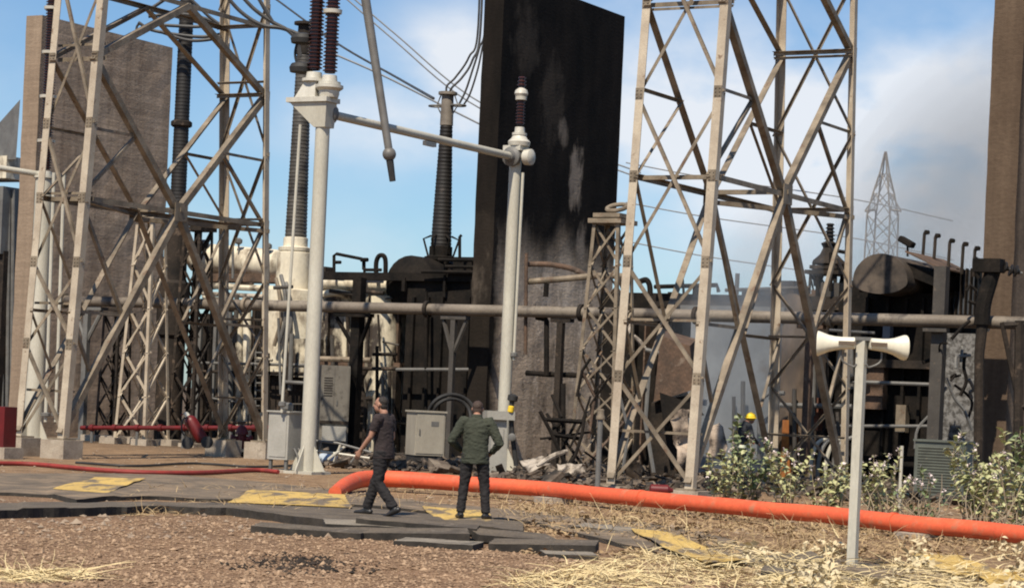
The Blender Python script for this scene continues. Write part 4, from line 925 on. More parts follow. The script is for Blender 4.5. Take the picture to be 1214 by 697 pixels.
# pipework before the black wall
for label, pts, b, r, m in (
    ('rust-brown pipe with a black end, uppermost on the face of the black wall', [(625, 313), (655, 314), (682, 320), (700, 330)], -.5, .075, M_RUST),
    ('black pipe with a pale middle, second from the top on the black wall', [(624, 334), (665, 331), (712, 327), (752, 328)], -.6, .085, M_TAN2),
    ('thin black pipe low across the foot of the black wall', [(624, 442), (660, 444), (724, 446)], -.5, .075, M_BURNT)):
    bm = NB(); tube(bm, bez([bp(x, y, b) for x, y in pts], 5), r, 10); o = build('wall_pipe', bm, m); tag(o, label, 'pipe', 'pipes in front of the black wall')
for label, x, y0, y1, r, m in (('black angled drop pipe under the long pipe by the black wall', 648, 378, 445, .075, M_BURNT), ('pair-leading thin dark riser behind the pinkish rod', 624, 300, 420, .05, M_RUST), ('short black stub hanging from the second wall pipe', 648, 336, 352, .07, M_BURNT)):
    bm = NB(); tube(bm, [bp(x-12, y0-2, -.75), bp(x-1, y0, -.75), bp(x, y0+3, -.75), bp(x, y1, -.75)] if x == 648 and y1 > 400 else [bp(x, y0, -.75), bp(x-1, y1, -.75)], r, 8)
    o = build('wall_pipe', bm, m); tag(o, label, 'pipe', 'pipes in front of the black wall')
# elbow pipe beyond the wall
bm = NB(); tube(bm, bez([bp(758, 334, 1), bp(766, 332, 1), bp(770, 338, 1), bp(771, 350, 1)], 5), .08, 8); o = build('vent_pipe', bm, M_BURNT); tag(o, 'dark hooked vent pipe just beyond the edge of the black wall', 'pipe')

# ------------------------------------------------------------------ charred insulator string by the scorched wall
q = at(1160, 540, 55.5); t_ = thing('burnt_bushing', (q.x, q.y, 0), 'black burnt bushing post with a drooping string of discs beside the brown wall end', 'bushing')
def yp(px, py, Y=55.5): return at(px, py, Y)
bm = NB(); tube(bm, [yp(1160, 560), yp(1161, 420), yp(1165, 380)], [.12, .12, .14], 10); part('post', bm, M_BURNT2, t_)
bm = NB(); tube(bm, bez([yp(1164, 385), yp(1166, 360), yp(1173, 335), yp(1178, 318)], 4), .19, 10); part('porcelain', bm, M_BURNT, t_)
bm = NB(); box(bm, yp(1172, 315), W*.34, U*.2, Z*.16); part('cap', bm, M_BURNT, t_, bevel=.06, smooth=0)
for k, (x, y) in enumerate(((1184, 315), (1190, 317), (1197, 320), (1203, 321))):
    bm = NB(); d = (yp(1207, 323)-yp(1180, 314)).normalized(); lathe(bm, yp(x, y), d, [(0, .05), (.01, .15), (.05, .14), (.09, .06), (.13, .05)], 12); part('disc', bm, M_PORCB, t_)
bm = NB(); tube(bm, [yp(1178, 313), yp(1212, 324)], .03, 6); part('pin', bm, M_GREYST, t_)
for pts in ([(1160, 330), (1155, 316), (1158, 305)], [(1158, 345), (1150, 338), (1146, 345)], [(1156, 360), (1148, 357)], [(1150, 380), (1140, 388), (1128, 402)]):
    bm = NB(); tube(bm, [yp(*p) for p in pts], .045, 6); part('bent_strap', bm, M_BURNT, t_)
# steel frame at the photo edge
t_ = thing('steel_frame', base_at(1207, 590, 54), 'dark steel frame leaning on the scorched brown wall at the picture edge', 'frame')
t_['label'] = 'dark steel frame with a raking strut against the scorched brown wall'
for a, b, r in (((1206, 600), (1209, 380), .12), ((1188, 382), (1208, 480), .06), ((1190, 386), (1230, 384), .09), ((1209, 482), (1240, 482), .10)):
    bm = NB(); tube(bm, [at(*a, 54), at(*b, 54)], r, 6); part('member', bm, M_BURNT2, t_)
# tangled burnt branches of steel between the last support and the wall
t_ = thing('twisted_steel', base_at(1130, 560, 57), 'tangle of twisted burnt steel straps next to the tall grey pipe support', 'wreckage')
for k in range(16):
    x, y = random.uniform(1118, 1152), random.uniform(400, 540); p = at(x, y, 57+random.uniform(-.4, .6)); pts = [p]
    dv = V((random.uniform(-.3, .3), random.uniform(-.1, .1), random.uniform(-.45, .2)))
    for s in range(3): p = p + dv + V((random.gauss(0, .1), random.gauss(0, .08), random.gauss(0, .1))); p.z = max(p.z, .05); pts.append(p)
    bm = NB(); tube(bm, bez(pts, 4), random.uniform(.02, .05), 5); part('strap', bm, M_BURNT if k % 3 else M_GREYST, t_)
bm = NB(); c = at(1136, 480, 59.5); gbox(bm, V((c.x, c.y, 0))-W*.55, 1.1, .35, 0, at(1136, 395, 59.5).z); o = build('perforated_panel', bm, mat('ash_grey_mesh_panel', (.20, .195, .19), (.07, .066, .062), 9, .85, 0, .6, 20, lo=.42, hi=.58), smooth=0, bevel=.02)
tag(o, 'ash-grey patterned panel behind the tangle of burnt straps', 'panel')
# ------------------------------------------------------------------ red pipes and hose
RP = [ground(x, y, z) for x, y, z in ((1330, 646, .22), (1214, 633.5, .22), (1060, 618.5, .22), (900, 603, .22), (760, 590.5, .22), (640, 579.5, .22), (540, 572.5, .22), (475, 568.5, .22), (446, 567, .22), (428, 568.5, .21), (412, 574, .16), (397, 583.5, .07))]
RPR = [.128, .128, .129, .130, .132, .134, .140, .150, .152, .150, .138, .11]
t_ = thing('red_pipe', (RP[5].x, RP[5].y, 0), 'thick orange-red water pipe lying across the site just behind the two men', 'pipe')
rr = [RPR[i]+(RPR[min(i+1, 11)]-RPR[i])*k/8 for i in range(11) for k in range(8)]+[RPR[-1]]
bm = NB(); tube(bm, [p+V((.012*mnoise.noise(p*.5), 0, .02*mnoise.noise(p*.7))) for p in bez(RP, 8)], rr, 20); build('pipe', bm, M_REDPIPE, t_)
for k in (2, 4, 5):
    q = RP[k]; d = (RP[k-1]-RP[k+1]).normalized(); bm = NB(); lathe(bm, q-d*.05, d, [(0, .13), (.001, .142), (.09, .142), (.091, .13)], 20); build('weld_band', bm, M_REDPIPE, t_)
for px, lab in ((655, 'pale concrete block carrying the red pipe behind the second man'), (1086, 'pale concrete block under the red pipe, next to dried leaves'), (1300, None)):
    if not lab: continue
    q = min(bez(RP, 30), key=lambda p: abs(proj(p)[0]-px)); bm = NB(); d = V((.3, -1, 0)).normalized(); e = d.cross(Z)
    box(bm, V((q.x, q.y, 0))+d*.10, e*.28, d*.24, Z*.10); o = build('support_block', bm, M_BLOCK, bevel=.03, smooth=0); tag(o, lab, 'block', 'concrete blocks under the red pipe')
t_ = thing('fire_main', base_at(200, 530, 66), 'dark red fire main running low along the foot of the brown wall', 'pipe')
bm = NB(); fa, fb = at(96, 507, 66.8), at(345, 507, 64); tube(bm, [fa, fb], .065, 12); build('pipe', bm, M_RED, t_)
for k in range(9):
    q = fa.lerp(fb, (k+.5)/9); d = (fb-fa).normalized(); bm = NB(); lathe(bm, q-d*.06, d, [(0, .066), (.001, .10), (.05, .10), (.07, .10), (.12, .10), (.121, .066)], 12); build('flange', bm, M_RED, t_)
    if k % 2 == 0:
        bm = NB(); tube(bm, [V((q.x, q.y, 0)), q-Z*.1], .05, 8); build('stand', bm, M_GREYST, t_)
bm = NB(); pts = bez([ground(x, y, .05) for x, y in ((-40, 549), (30, 549.5), (75, 553), (120, 557), (180, 560), (240, 560), (300, 557), (330, 559))], 8); tube(bm, pts, .045, 8)
o = build('fire_hose', bm, M_HOSE); tag(o, 'long thin red hose trailing on the ground in front of the first tower', 'hose')
bm = NB(); pts = bez([ground(x, y, .04) for x, y in ((90, 548), (160, 552), (230, 549), (300, 553), (360, 551))], 8); tube(bm, pts, .03, 6)
o = build('black_cable', bm, M_BLACK); tag(o, 'thin black cable lying on earth behind the red hose', 'cable')
bm = NB(); q = at(-14, 530, 50); gbox(bm, V((q.x, q.y, 0)), .42, .4, .25, at(5, 482, 50).z); o = build('red_cabinet', bm, M_RED, bevel=.02, smooth=0); tag(o, 'dark red box cabinet at the foot of the first tower leg', 'cabinet')
bm = NB(); gbox(bm, V((q.x-.1, q.y-.1, 0)), .62, .6, -.05, .249); o = build('plinth', bm, M_BLOCK, bevel=.02, smooth=0); tag(o, 'low concrete plinth beneath the dark red cabinet', 'plinth')
# trolley extinguisher and hydrant
q = base_at(230, 530, 58); t_ = thing('wheeled_extinguisher', q, 'red wheeled fire extinguisher tilted on two black wheels', 'extinguisher')
bm = NB(); a, b = at(241, 523, 58), at(224, 496, 58); lathe(bm, a, b-a, [(0, .1), (.04, .155), (.1, .165), (.6, .165), (.68, .13), (.74, .06), (.80, .055)], 16); build('cylinder', bm, M_RED, t_)
for x, y in ((222, 525), (245, 524)):
    bm = NB(); lathe(bm, at(x, y, 57.8)-V((0, .04, 0)), V((.25, 1, 0)), [(0, .1), (.005, .15), (.08, .15), (.085, .1)], 16); build('wheel', bm, M_BLACK, t_)
bm = NB(); tube(bm, [at(243, 525, 58.2), at(220, 489, 58.2), at(214, 492, 58.2)], .025, 6); build('handle', bm, M_RED, t_)
bm = NB(); tube(bm, bez([at(224, 495, 57.9), at(217, 497, 57.8), at(216, 512, 57.8), at(226, 522, 57.8)], 5), .02, 6); build('hose', bm, M_BLACK, t_)
bm = NB(); lathe(bm, at(223, 494, 58), (b-a), [(0, .05), (.02, .07), (.1, .06), (.14, .03)], 10); build('valve', bm, M_CAP, t_)
q = base_at(286, 530, 60); t_ = thing('fire_hydrant', q, 'red fire hydrant with side outlets behind the concrete tower footings', 'hydrant')
bm = NB(); lathe(bm, q, Z, [(0, .2), (.04, .2), (.05, .12), (.55, .12), (.56, .17), (.62, .17), (.75, .11), (.8, .04)], 14); build('barrel', bm, M_RED, t_)
for s in (-1, 1):
    bm = NB(); lathe(bm, q+Z*.45+V((.1*s, 0, 0)), V((s, -.2, 0)), [(0, .07), (.12, .07), (.121, .1), (.18, .1), (.2, .04)], 10); build('outlet', bm, M_RED, t_)
bm = NB(); tube(bm, bez([q+V((-.45, -.3, .06)), q+V((.1, -.5, .12)), q+V((.6, -.3, .08)), q+V((1.0, -.6, .07))], 6), .09, 8); o = build('black_hose', bm, M_BLACK); tag(o, 'thick black hose bent on the ground before the red hydrant', 'hose')

# ------------------------------------------------------------------ cabinets and pedestals
q = ground(338, 561); q = V((q.x, q.y+.3, 0)); t_ = thing('drive_box', q, 'grey metal drive box on short legs next to the thick column', 'control box')
zb, zt = at(338, 545, q.y).z, at(338, 489, q.y).z
bm = NB(); gbox(bm, q-W*.52, .52, .68, zb, zt); build('body', bm, M_CABL, t_, bevel=.012, smooth=0)
bm = NB(); gbox(bm, q-W*.56-U*.04, .60, .76, zt+.002, zt+.035); build('lid', bm, M_CABL, t_, bevel=.01, smooth=0)
bm = NB(); gbox(bm, q-W*.47-U*.014, .42, .012, zb+.06, zt-.06); build('door', bm, M_CABL, t_, bevel=.004, smooth=0)
for da, db in ((-.46, .06), (-.06, .06), (-.46, .62), (-.06, .62)):
    bm = NB(); gbox(bm, q+W*(da-.03)+U*(db-.03), .06, .06, 0, zb-.002); build('leg', bm, M_GREYST, t_, smooth=0)
bm = NB(); gbox(bm, q-W*.62-U*.1, .74, .9, -.05, .06); build('plinth', bm, M_BLOCK, t_, bevel=.02, smooth=0)
bm = NB(); lathe(bm, q-W*.24+U*.3+Z*(zt+.036), Z, [(0, .08), (.04, .11), (.14, .11), (.18, .05)], 12); build('gland', bm, M_GREYST, t_)
for k in range(3):
    bm = NB(); p = q+W*.03+U*(.2+.15*k); tube(bm, bez([p+Z*(zb+.25), p+W*.09+Z*(zb+.1), p+W*.12+Z*.25, p+W*.10+Z*.02], 5), .022, 6); build('conduit', bm, M_GREYST, t_)
def oriented_cabinet(name, label, px, py_b, py_t, wid, dep, nrm, m, cat, legs=.12, doors=1, lid=True):
    q = ground(px, py_b); n_ = V(nrm).normalized(); e = Z.cross(n_)*-1; e = n_.cross(Z)*-1
    zt = at(px, py_t, q.y).z; t_ = thing(name, q, label, cat)
    c = V((q.x, q.y, 0)) - n_*(dep/2)
    bm = NB(); box(bm, c+Z*((legs+zt)/2), e*(wid/2), n_*(dep/2), Z*((zt-legs)/2)); build('body', bm, m, t_, bevel=.012, smooth=0)
    if lid:
        bm = NB(); box(bm, c+Z*(zt+.024), e*(wid/2+.035), n_*(dep/2+.04), Z*.022); build('lid', bm, m, t_, bevel=.01, smooth=0)
    bm = NB(); box(bm, c+Z*(legs/2-.02), e*(wid/2-.02), n_*(dep/2-.03), Z*(legs/2+.018)); build('plinth', bm, M_BLACK, t_, smooth=0)
    for i in range(doors):
        wd = wid/doors; bm = NB(); cx_ = -wid/2+wd*(i+.5); box(bm, c+n_*(dep/2+.009)+e*cx_+Z*((legs+zt)/2), e*(wd/2-.035), n_*.008, Z*((zt-legs)/2-.05)); d_ = build('door', bm, m, t_, bevel=.004, smooth=0)
        bm = NB(); box(bm, c+n_*(dep/2+.03)+e*(cx_-wd*.36)+Z*((legs+zt)/2+.05), e*.012, n_*.012, Z*.07); build('handle', bm, M_GREYST, d_, smooth=0)
    return t_, c, e, n_, zt
t_, c, e, n_, zt = oriented_cabinet('electrical_cabinet', 'beige-grey electrical cabinet with a closed door between the two men', 508, 552, 489, .80, .72, (.36, -.93, 0), M_CAB, 'cabinet', .26)
bm = NB(); box(bm, c+n_*(.36+.02)+e*.12+Z*(zt-.28), e*.10, n_*.004, Z*.06); build('name_plate', bm, M_GREYST, t_, smooth=0)
t_, c, e, n_, zt = oriented_cabinet('control_panel', 'tall charred grey control panel with a louvred door behind the walking man', 394, 540, 433, .80, .5, (.2, -.98, 0), mat('smoked_panel_paint', (.20, .18, .145), (.125, .11, .09), 1.5, .65, 0, .1, 20, spot=(.04, .032, .026), spot_scale=2, spot_lo=.54, spot_hi=.66, fine=.1), 'control panel', .35, 2, False)
for k in range(8):
    bm = NB(); box(bm, c+n_*(.25+.022)-e*.2+Z*(zt-.35-k*.07), e*.12, n_*.006, Z*.012); build('louvre', bm, M_BURNT2, t_, smooth=0)
bm = NB(); box(bm, c+n_*(.25+.09)+Z*.62, e*.33, n_*.07, Z*.2); build('lower_box', bm, M_CABL, t_, bevel=.01, smooth=0)
bm = NB(); box(bm, c+n_*(.25+.03)+Z*.93, e*.40, n_*.028, Z*.04); build('frame_rail', bm, M_BURNT2, t_, smooth=0)
t_, c, e, n_, zt = oriented_cabinet('louvred_cabinet', 'dark green-grey louvred cabinet among the shrubs by the scorched wall', 1112, 596, 524, 1.1, .55, (-.44, -.90, 0), M_LOUV, 'cabinet', .1, 1)
for k in range(16):
    bm = NB(); z = .2+k*(zt-.3)/16; a = c+n_*(.275+.018)+Z*(z+.03); box(bm, a, e*.47, n_*.012+Z*-.008, Z*.022+n_*.01); build('louvre', bm, M_LOUV, t_, smooth=0)
# grey gauge pedestal
q = ground(588, 563); t_ = thing('gauge_pedestal', q, 'pale grey pedestal with a flat wide top box just beside the standing man', 'pedestal')
zt = at(590, 487, q.y).z; n_ = V((.25, -.97, 0)).normalized(); e = n_.cross(Z)*-1
bm = NB(); box(bm, q+Z*(zt-.10), e*.33, n_*.24, Z*.10); build('top_box', bm, M_CABL, t_, bevel=.025, smooth=0)
bm = NB(); hexa(bm, [q-e*.22-n_*.14+Z*0.03, q+e*.22-n_*.14+Z*.03, q+e*.22+n_*.14+Z*.03, q-e*.22+n_*.14+Z*.03, q-e*.15-n_*.13+Z*(zt-.202), q+e*.17-n_*.13+Z*(zt-.202), q+e*.17+n_*.13+Z*(zt-.202), q-e*.15+n_*.13+Z*(zt-.202)]); build('stand', bm, M_CABL, t_, bevel=.015, smooth=0)
bm = NB(); box(bm, q+Z*.013, e*.30, n_*.22, Z*.016); build('base_plate', bm, M_GREYST, t_, smooth=0)
bm = NB(); box(bm, q+Z*(zt-.55)+n_*.145, e*.10, n_*.012, Z*.16); build('hatch', bm, M_CABL, t_, smooth=0)
# black fitting with yellow patch
q = base_at(606, 556, 54); t_ = thing('foam_monitor', q, 'black upright nozzle fitting with a yellow band behind the pale pedestal', 'nozzle')
bm = NB(); tube(bm, bez([at(612, 552, 54), at(608, 520, 54), at(606, 495, 54), at(607, 474, 54)], 5), .06, 10); build('riser', bm, M_BLACK, t_)
bm = NB(); lathe(bm, at(607, 476, 54), V((.15, 0, 1)), [(0, .06), (.03, .12), (.14, .12), (.18, .06)], 12); build('head', bm, M_BLACK, t_)
bm = NB(); lathe(bm, at(605, 489, 53.86), V((.1, 0, 1)), [(0, .05), (.02, .072), (.14, .072), (.16, .05)], 12); build('band', bm, M_YELLOWP, t_)
bm = NB(); lathe(bm, at(607, 518, 53.85), V((0, -1, 0)), [(0, .09), (.05, .09), (.06, .07)], 16); build('gauge', bm, M_GREYST, t_)
# cable loops
for R_, lab in ((.62, 'outer black cable loop standing arched behind the beige cabinet'), (.50, 'inner black cable loop nested under the outer arched one')):
    q = base_at(533, 552, 61); bm = NB(); c = q+Z*(at(533, 494, 61).z); pts = [c+V((-R_, 0, -c.z+.03))]+[c+V((R_*math.cos(t), .15*math.sin(t*2), R_*.95*math.sin(t))) for t in np.linspace(math.pi, 0, 18)]+[c+V((R_, 0, -c.z+.03))]
    tube(bm, pts, .05, 8); o = build('cable_loop', bm, M_BLACK); tag(o, lab, 'cable', 'arched black cables')
# white stake, capped grey post
bm = NB(); q = ground(1066, 604); tube(bm, [q, q+Z*1.22], .032, 8); o = build('marker_stake', bm, M_POLE); tag(o, 'thin white marker stake in the shrubs near the louvred cabinet', 'stake')
q = ground(708, 583); t_ = thing('capped_post', q, 'short grey capped post behind the red pipe by a tower leg', 'post')
zt = at(708, 496, q.y).z
bm = NB(); tube(bm, [q, q+Z*zt], .055, 10); build('tube', bm, M_GREYST, t_)
bm = NB(); lathe(bm, q+Z*(zt-.02), Z, [(0, .06), (.01, .09), (.06, .09), (.10, .07), (.2, .07), (.22, .03)], 12); build('cap', bm, M_TAN2, t_)
# ------------------------------------------------------------------ loudspeaker pole
q = ground(1010, 672); zt = at(1024, 404, q.y).z
t_ = thing('loudspeaker_pole', q, 'slim pale pole holding two cream horns, close to the viewer', 'pole'); t_['label'] = 'slim pale square pole that carries the two cream horn loudspeakers'
bm = NB(); box(bm, q+Z*(zt/2-.1), W*.05, U*.05, Z*(zt/2+.1)); build('shaft', bm, M_POLE, t_, bevel=.008, smooth=0)
bm = NB(); box(bm, q+Z*(zt+.022), V((.10, 0, 0)), V((0, .06, 0)), Z*.02); build('top_bracket', bm, M_GREYST, t_, smooth=0)
for s, lab, yaw in ((-1, 'cream horn loudspeaker on the pole pointing at the tower', .25), (1, 'cream horn loudspeaker on the pole pointing at the scorched wall', -.12)):
    o0 = q+Z*(zt-.03)+V((.075*s, -.02, 0)); t_ = thing('horn_loudspeaker', o0, lab, 'loudspeaker', 'horn loudspeakers on the pole'); d = V((s, .22, 0)).normalized()
    # slightly squared flaring horn
    x = d.cross(Z).normalized(); y = Z; bm = NB(); rings = []; sg = 20
    for h, rx_, ry_ in ((0, .05, .05), (.01, .078, .066), (.17, .086, .072), (.24, .092, .080), (.31, .105, .096), (.37, .128, .120), (.42, .155, .14), (.435, .158, .143), (.435, .145, .13), (.36, .10, .09), (.25, .04, .035)):
        rings.append([bm.verts.new(o0+d*h+x*(1.02*rx_*math.copysign(abs(math.cos(t))**.8, math.cos(t)))+y*(1.02*ry_*math.copysign(abs(math.sin(t))**.8, math.sin(t)))-Z*(h*.05 if s < 0 else h*.06)) for t in (2*math.pi*k/sg for k in range(sg))])
    for a, b in zip(rings, rings[1:]):
        for k in range(sg): bm.faces.new((a[k], a[(k+1) % sg], b[(k+1) % sg], b[k]))
    bm.faces.new(rings[0]); bm.faces.new(rings[-1]); build('horn', bm, M_HORN, t_, smooth=50)
    bm = NB(); box(bm, o0+d*.11-x*(.0)+V((0, -.096, -.005)), d*.10, V((0, .006, 0)), Z*.02); build('label_plate', bm, M_DARKPL, t_, smooth=0)
    bm = NB(); tube(bm, bez([o0+d*.16-Z*.058, o0+d*.15-Z*.2, o0+d*.02-Z*.27, o0-d*.02-Z*.24], 5), .012, 6); build('bracket', bm, M_GREYST, t_)

# ------------------------------------------------------------------ wreckage at ground level
def wreck(name, label, px, py, Y, items, m_list, cat='wreckage'):
    q = base_at(px, py, Y); t_ = thing(name, q, label, cat)
    for i, (pts, r) in enumerate(items):
        P = [at(x, y, Y+dy) for x, y, dy in pts]
        for p in P: p.z = max(p.z, .03)
        bm = NB(); tube(bm, P, r, 6); build('bar', bm, m_list[i % len(m_list)], t_)
    return t_
t_ = wreck('burnt_wreckage', 'black burnt-out angular steel frame like a collapsed chair by the black wall', 668, 560, 52,
    [([(640, 487, 0), (652, 510, 0), (668, 545, 0), (676, 560, 0)], .05), ([(694, 488, .3), (690, 515, .2), (682, 540, 0), (668, 560, 0)], .045), ([(645, 497, 0), (692, 500, .3)], .06), ([(655, 515, 0), (688, 520, .3)], .05),
     ([(648, 490, .6), (668, 520, .3), (690, 550, .1)], .035), ([(700, 470, .5), (690, 500, .3), (676, 530, 0)], .03), ([(668, 455, .6), (668, 500, .4), (668, 560, .3)], .06), ([(684, 470, .6), (690, 440, .6), (700, 425, .6)], .04), ([(640, 520, .5), (700, 512, .5)], .03)], [M_BURNT])
for k in range(9):
    a = (random.uniform(642, 696), random.uniform(490, 555)); b = (a[0]+random.uniform(-22, 22), a[1]+random.uniform(-30, 14)); bm = NB(); tube(bm, [at(*a, 52.2), at(*b, 52.5)], random.uniform(.02, .05), 5); build('bar', bm, M_BURNT, t_)
t_ = wreck('burnt_wreckage', 'thin tangled rusty steel frame between grey lattice support and tower leg', 700, 560, 54,
    [([(690, 440, 0), (705, 470, .2), (698, 520, 0)], .035), ([(720, 450, 0), (700, 480, .2), (712, 545, 0)], .03), ([(735, 470, 0), (745, 510, 0), (738, 560, 0)], .04), ([(700, 545, 0), (740, 500, .2), (765, 455, .3)], .035), ([(745, 420, .4), (758, 470, .3), (752, 550, .2)], .06), ([(770, 430, .5), (765, 500, .3), (775, 560, .2)], .05)], [M_RUST, M_BURNT, M_GREYST])
wreck('fallen_handrail', 'bent grey handrail lying on the ground behind the walking man', 398, 548, 50,
    [([(372, 522, 0), (400, 525, 0), (440, 536, 0)], .03), ([(372, 534, 0), (404, 538, 0), (438, 543, 0)], .03), ([(380, 523, 0), (376, 545, 0)], .028), ([(404, 526, 0), (396, 547, 0)], .028), ([(428, 532, 0), (416, 548, 0)], .028), ([(388, 545, -.3), (410, 528, .2)], .028)], [M_GREYST, M_POLE])
t_ = thing('fallen_tank_box', base_at(795, 575, 56), 'rust-brown burnt box tank tipped over behind the second tower', 'wreckage')
bm = NB(); hexa(bm, [at(775, 476, 56), at(822, 462, 56), at(830, 455, 58), at(782, 470, 58), at(783, 398, 56), at(818, 410, 56), at(826, 402, 58), at(790, 392, 58)]); build('shell', bm, M_RUST, t_, bevel=.06, smooth=0)
bm = NB(); hexa(bm, [at(768, 575, 56.2), at(800, 575, 56.2), at(802, 575, 58), at(770, 575, 58), at(772, 478, 56.2), at(815, 470, 56.2), at(820, 468, 58), at(776, 474, 58)]); build('shell', bm, M_BURNT2, t_, bevel=.05, smooth=0)
bm = NB(); hexa(bm, [at(786, 500, 55.4), at(835, 492, 55.4), at(835, 492, 55.9), at(786, 500, 55.9), at(782, 465, 55.5), at(826, 480, 55.5), at(826, 480, 56), at(782, 465, 56)]); build('torn_flap', bm, M_BURNT, t_, bevel=.02, smooth=0)
M_SHEET = mat('smoked_pale_sheet', (.44, .35, .27), (.25, .185, .135), 2.2, .85, 0, .6, 7, spot=(.05, .037, .03), spot_scale=2.4, spot_lo=.44, spot_hi=.6, fine=.2)
def sheet(label, pts, m, Y, name='torn_sheet', bulge=.04):
    n_ = 8; A, B, C, D = [at(x, y, Y+dy) for x, y, dy in pts]; vs, fs = [], []
    for j in range(n_+1):
        for i in range(n_+1):
            s, t = i/n_, j/n_; p = A.lerp(B, s).lerp(D.lerp(C, s), t); p = p+V((0, -bulge*math.sin(math.pi*s)*math.sin(math.pi*t), 0))+V((mnoise.noise(p*2.6), mnoise.noise(p*2.6+V((5, 0, 0)))*2.2, mnoise.noise(p*2.9+V((0, 7, 0)))))*.2; p.z = max(p.z, .02); vs.append(tuple(p))
    q = n_+1
    for j in range(n_):
        for i in range(n_): fs.append((j*q+i, j*q+i+1, (j+1)*q+i+1, (j+1)*q+i))
    c = sum((V(v) for v in vs), V())/len(vs); c.z = min(v[2] for v in vs)
    o = poly_mesh(name, vs, fs, m, org=tuple(c), smooth=True); s = o.modifiers.new('thickness', 'SOLIDIFY'); s.thickness = .015
    return tag(o, label, 'sheet', 'torn sheets and rags among the wreckage')
sheet('large pale torn sheet hanging under the rust-brown tipped box', [(796, 490, 0), (820, 486, .25), (822, 550, .1), (802, 562, -.2)], M_SHEET, 55)
sheet('pale torn sheet with a dark lower end beyond the tower brace', [(838, 507, 0), (852, 499, .3), (861, 545, .1), (840, 538, -.1)], M_SHEET, 55)
sheet('crumpled white rag flat on rubble at the foot of the black wall', [(620, 548, .4), (650, 542, .5), (655, 557, -.2), (626, 559, -.2)], M_WHITE, 51, bulge=.05)
sheet('crumpled white rag beneath the collapsed-chair frame', [(655, 552, .4), (690, 548, .5), (694, 562, -.3), (662, 563, -.3)], M_WHITE, 50, bulge=.06)
sheet('blue-white plastic bag under the fallen handrail', [(378, 537, 0), (398, 533, .1), (402, 547, 0), (380, 549, -.1)], mat('blue_white_plastic', (.42, .47, .52), (.3, .35, .42), 4, .5), 50.5, 'plastic_bag', .15)['category'] = 'bag'
for px, py, Y, lx, ang, lab in ((655, 543, 50.5, .75, .5, 'pale grey tube propped on the rags near the collapsed-chair frame'), (748, 388, 60, .5, 1.2, 'white bent scrap caught on the long pipe by the tower leg'), (757, 405, 59, .5, -.7, 'second white scrap below the bent one, near the long pipe')):
    bm = NB(); a = at(px, py, Y); d = V((math.cos(ang), .2, math.sin(ang))); tube(bm, bez([a-d*lx*.5, a+V((0, .05, .04)), a+d*lx*.5], 5), [.03, .045, .06, .06, .06, .06, .06, .06, .05, .045, .03], 8); o = build('scrap_tube', bm, M_WHITE); tag(o, lab, 'scrap', 'white scrap among the wreckage')
q = ground(790, 588); t_ = thing('red_cylinder', q, 'small red cylinder lying on the ground behind the red pipe', 'cylinder')
bm = NB(); a = at(770, 576, q.y); b = at(792, 577, q.y); a.z = b.z = .12; lathe(bm, a, b-a, [(0, .05), (.03, .11), (.36, .11), (.42, .05), (.47, .04)], 14); build('body', bm, M_RED, t_)
# rubble strewn round the feet of the burnt machines: many small shards, one mass
def rubble():
    vs, fs = [], []
    for k in range(3200):
        px = RNG.uniform(380, 1180); d = ground(px, 560); Y = RNG.uniform(47, 66) if px > 560 else RNG.uniform(53, 66)
        x = at(px, 480, Y).x; s = RNG.gamma(2, .022); q = RNG.uniform(-1, 1, (8, 3))*.25+np.array([(i, j, h) for h in (-1, 1) for i, j in ((-1, -1), (1, -1), (1, 1), (-1, 1))])
        q = q*np.array([s*RNG.uniform(.5, 2.6), s*RNG.uniform(.5, 1.2), s*RNG.uniform(.15, .6)]); a = RNG.uniform(0, 6.28); b = RNG.normal(0, .4)
        Rm = np.array(Euler((b, RNG.normal(0, .4), a)).to_matrix()); q = q@Rm.T; q += np.array([x, Y, .02+s*.2+abs(RNG.normal(0, .06))]); o = len(vs)
        vs.extend(map(tuple, q)); fs.extend([tuple(o+i for i in f) for f in ((0, 3, 2, 1), (4, 5, 6, 7), (0, 1, 5, 4), (1, 2, 6, 5), (2, 3, 7, 6), (3, 0, 4, 7))])
    o = poly_mesh('rubble', vs, fs, mat('mixed_burnt_rubble', (.02, .017, .014), (.20, .16, .12), 2.3, .9, 0, 0, lo=.42, hi=.66, c3=(.10, .075, .055)), org=(2, 56, 0)); o['kind'] = 'stuff'
rubble()
# power transformer of the next bay, seen past the brown wall
t_ = thing('distant_transformer', base_at(6, 515, 84), 'pale transformer tank with a cream top partly hidden beyond the brown wall', 'transformer')
for m, (x0, y0, x1, y1), dep in ((M_CREAMC, (-70, 190, 19, 212), 1.4), (M_GREYST, (-70, 225, 14, 300), 2), (M_BURNT2, (-70, 300, 14, 530), 2.5)):
    bm = NB(); a, b = at(x0, y1, 84), at(x1, y0, 84); gbox(bm, V((a.x, a.y, 0)), (b.x-a.x)/W.x, dep, max(0, a.z), b.z); build('tank', bm, m, t_, bevel=.05, smooth=0)
bm = NB(); hexa(bm, [at(-40, 190, 85), at(19, 189, 82), at(19, 189, 83), at(-40, 190, 86), at(14, 140, 85), at(24, 118, 82), at(24, 118, 83), at(18, 135, 86)]); build('sloping_cover', bm, M_GREYST, t_, smooth=0)
for x in (2, 8, 13):
    bm = NB(); tube(bm, [at(x, 520, 83), at(x+3, 225, 83)], .07, 8); build('riser', bm, M_GREYST, t_)
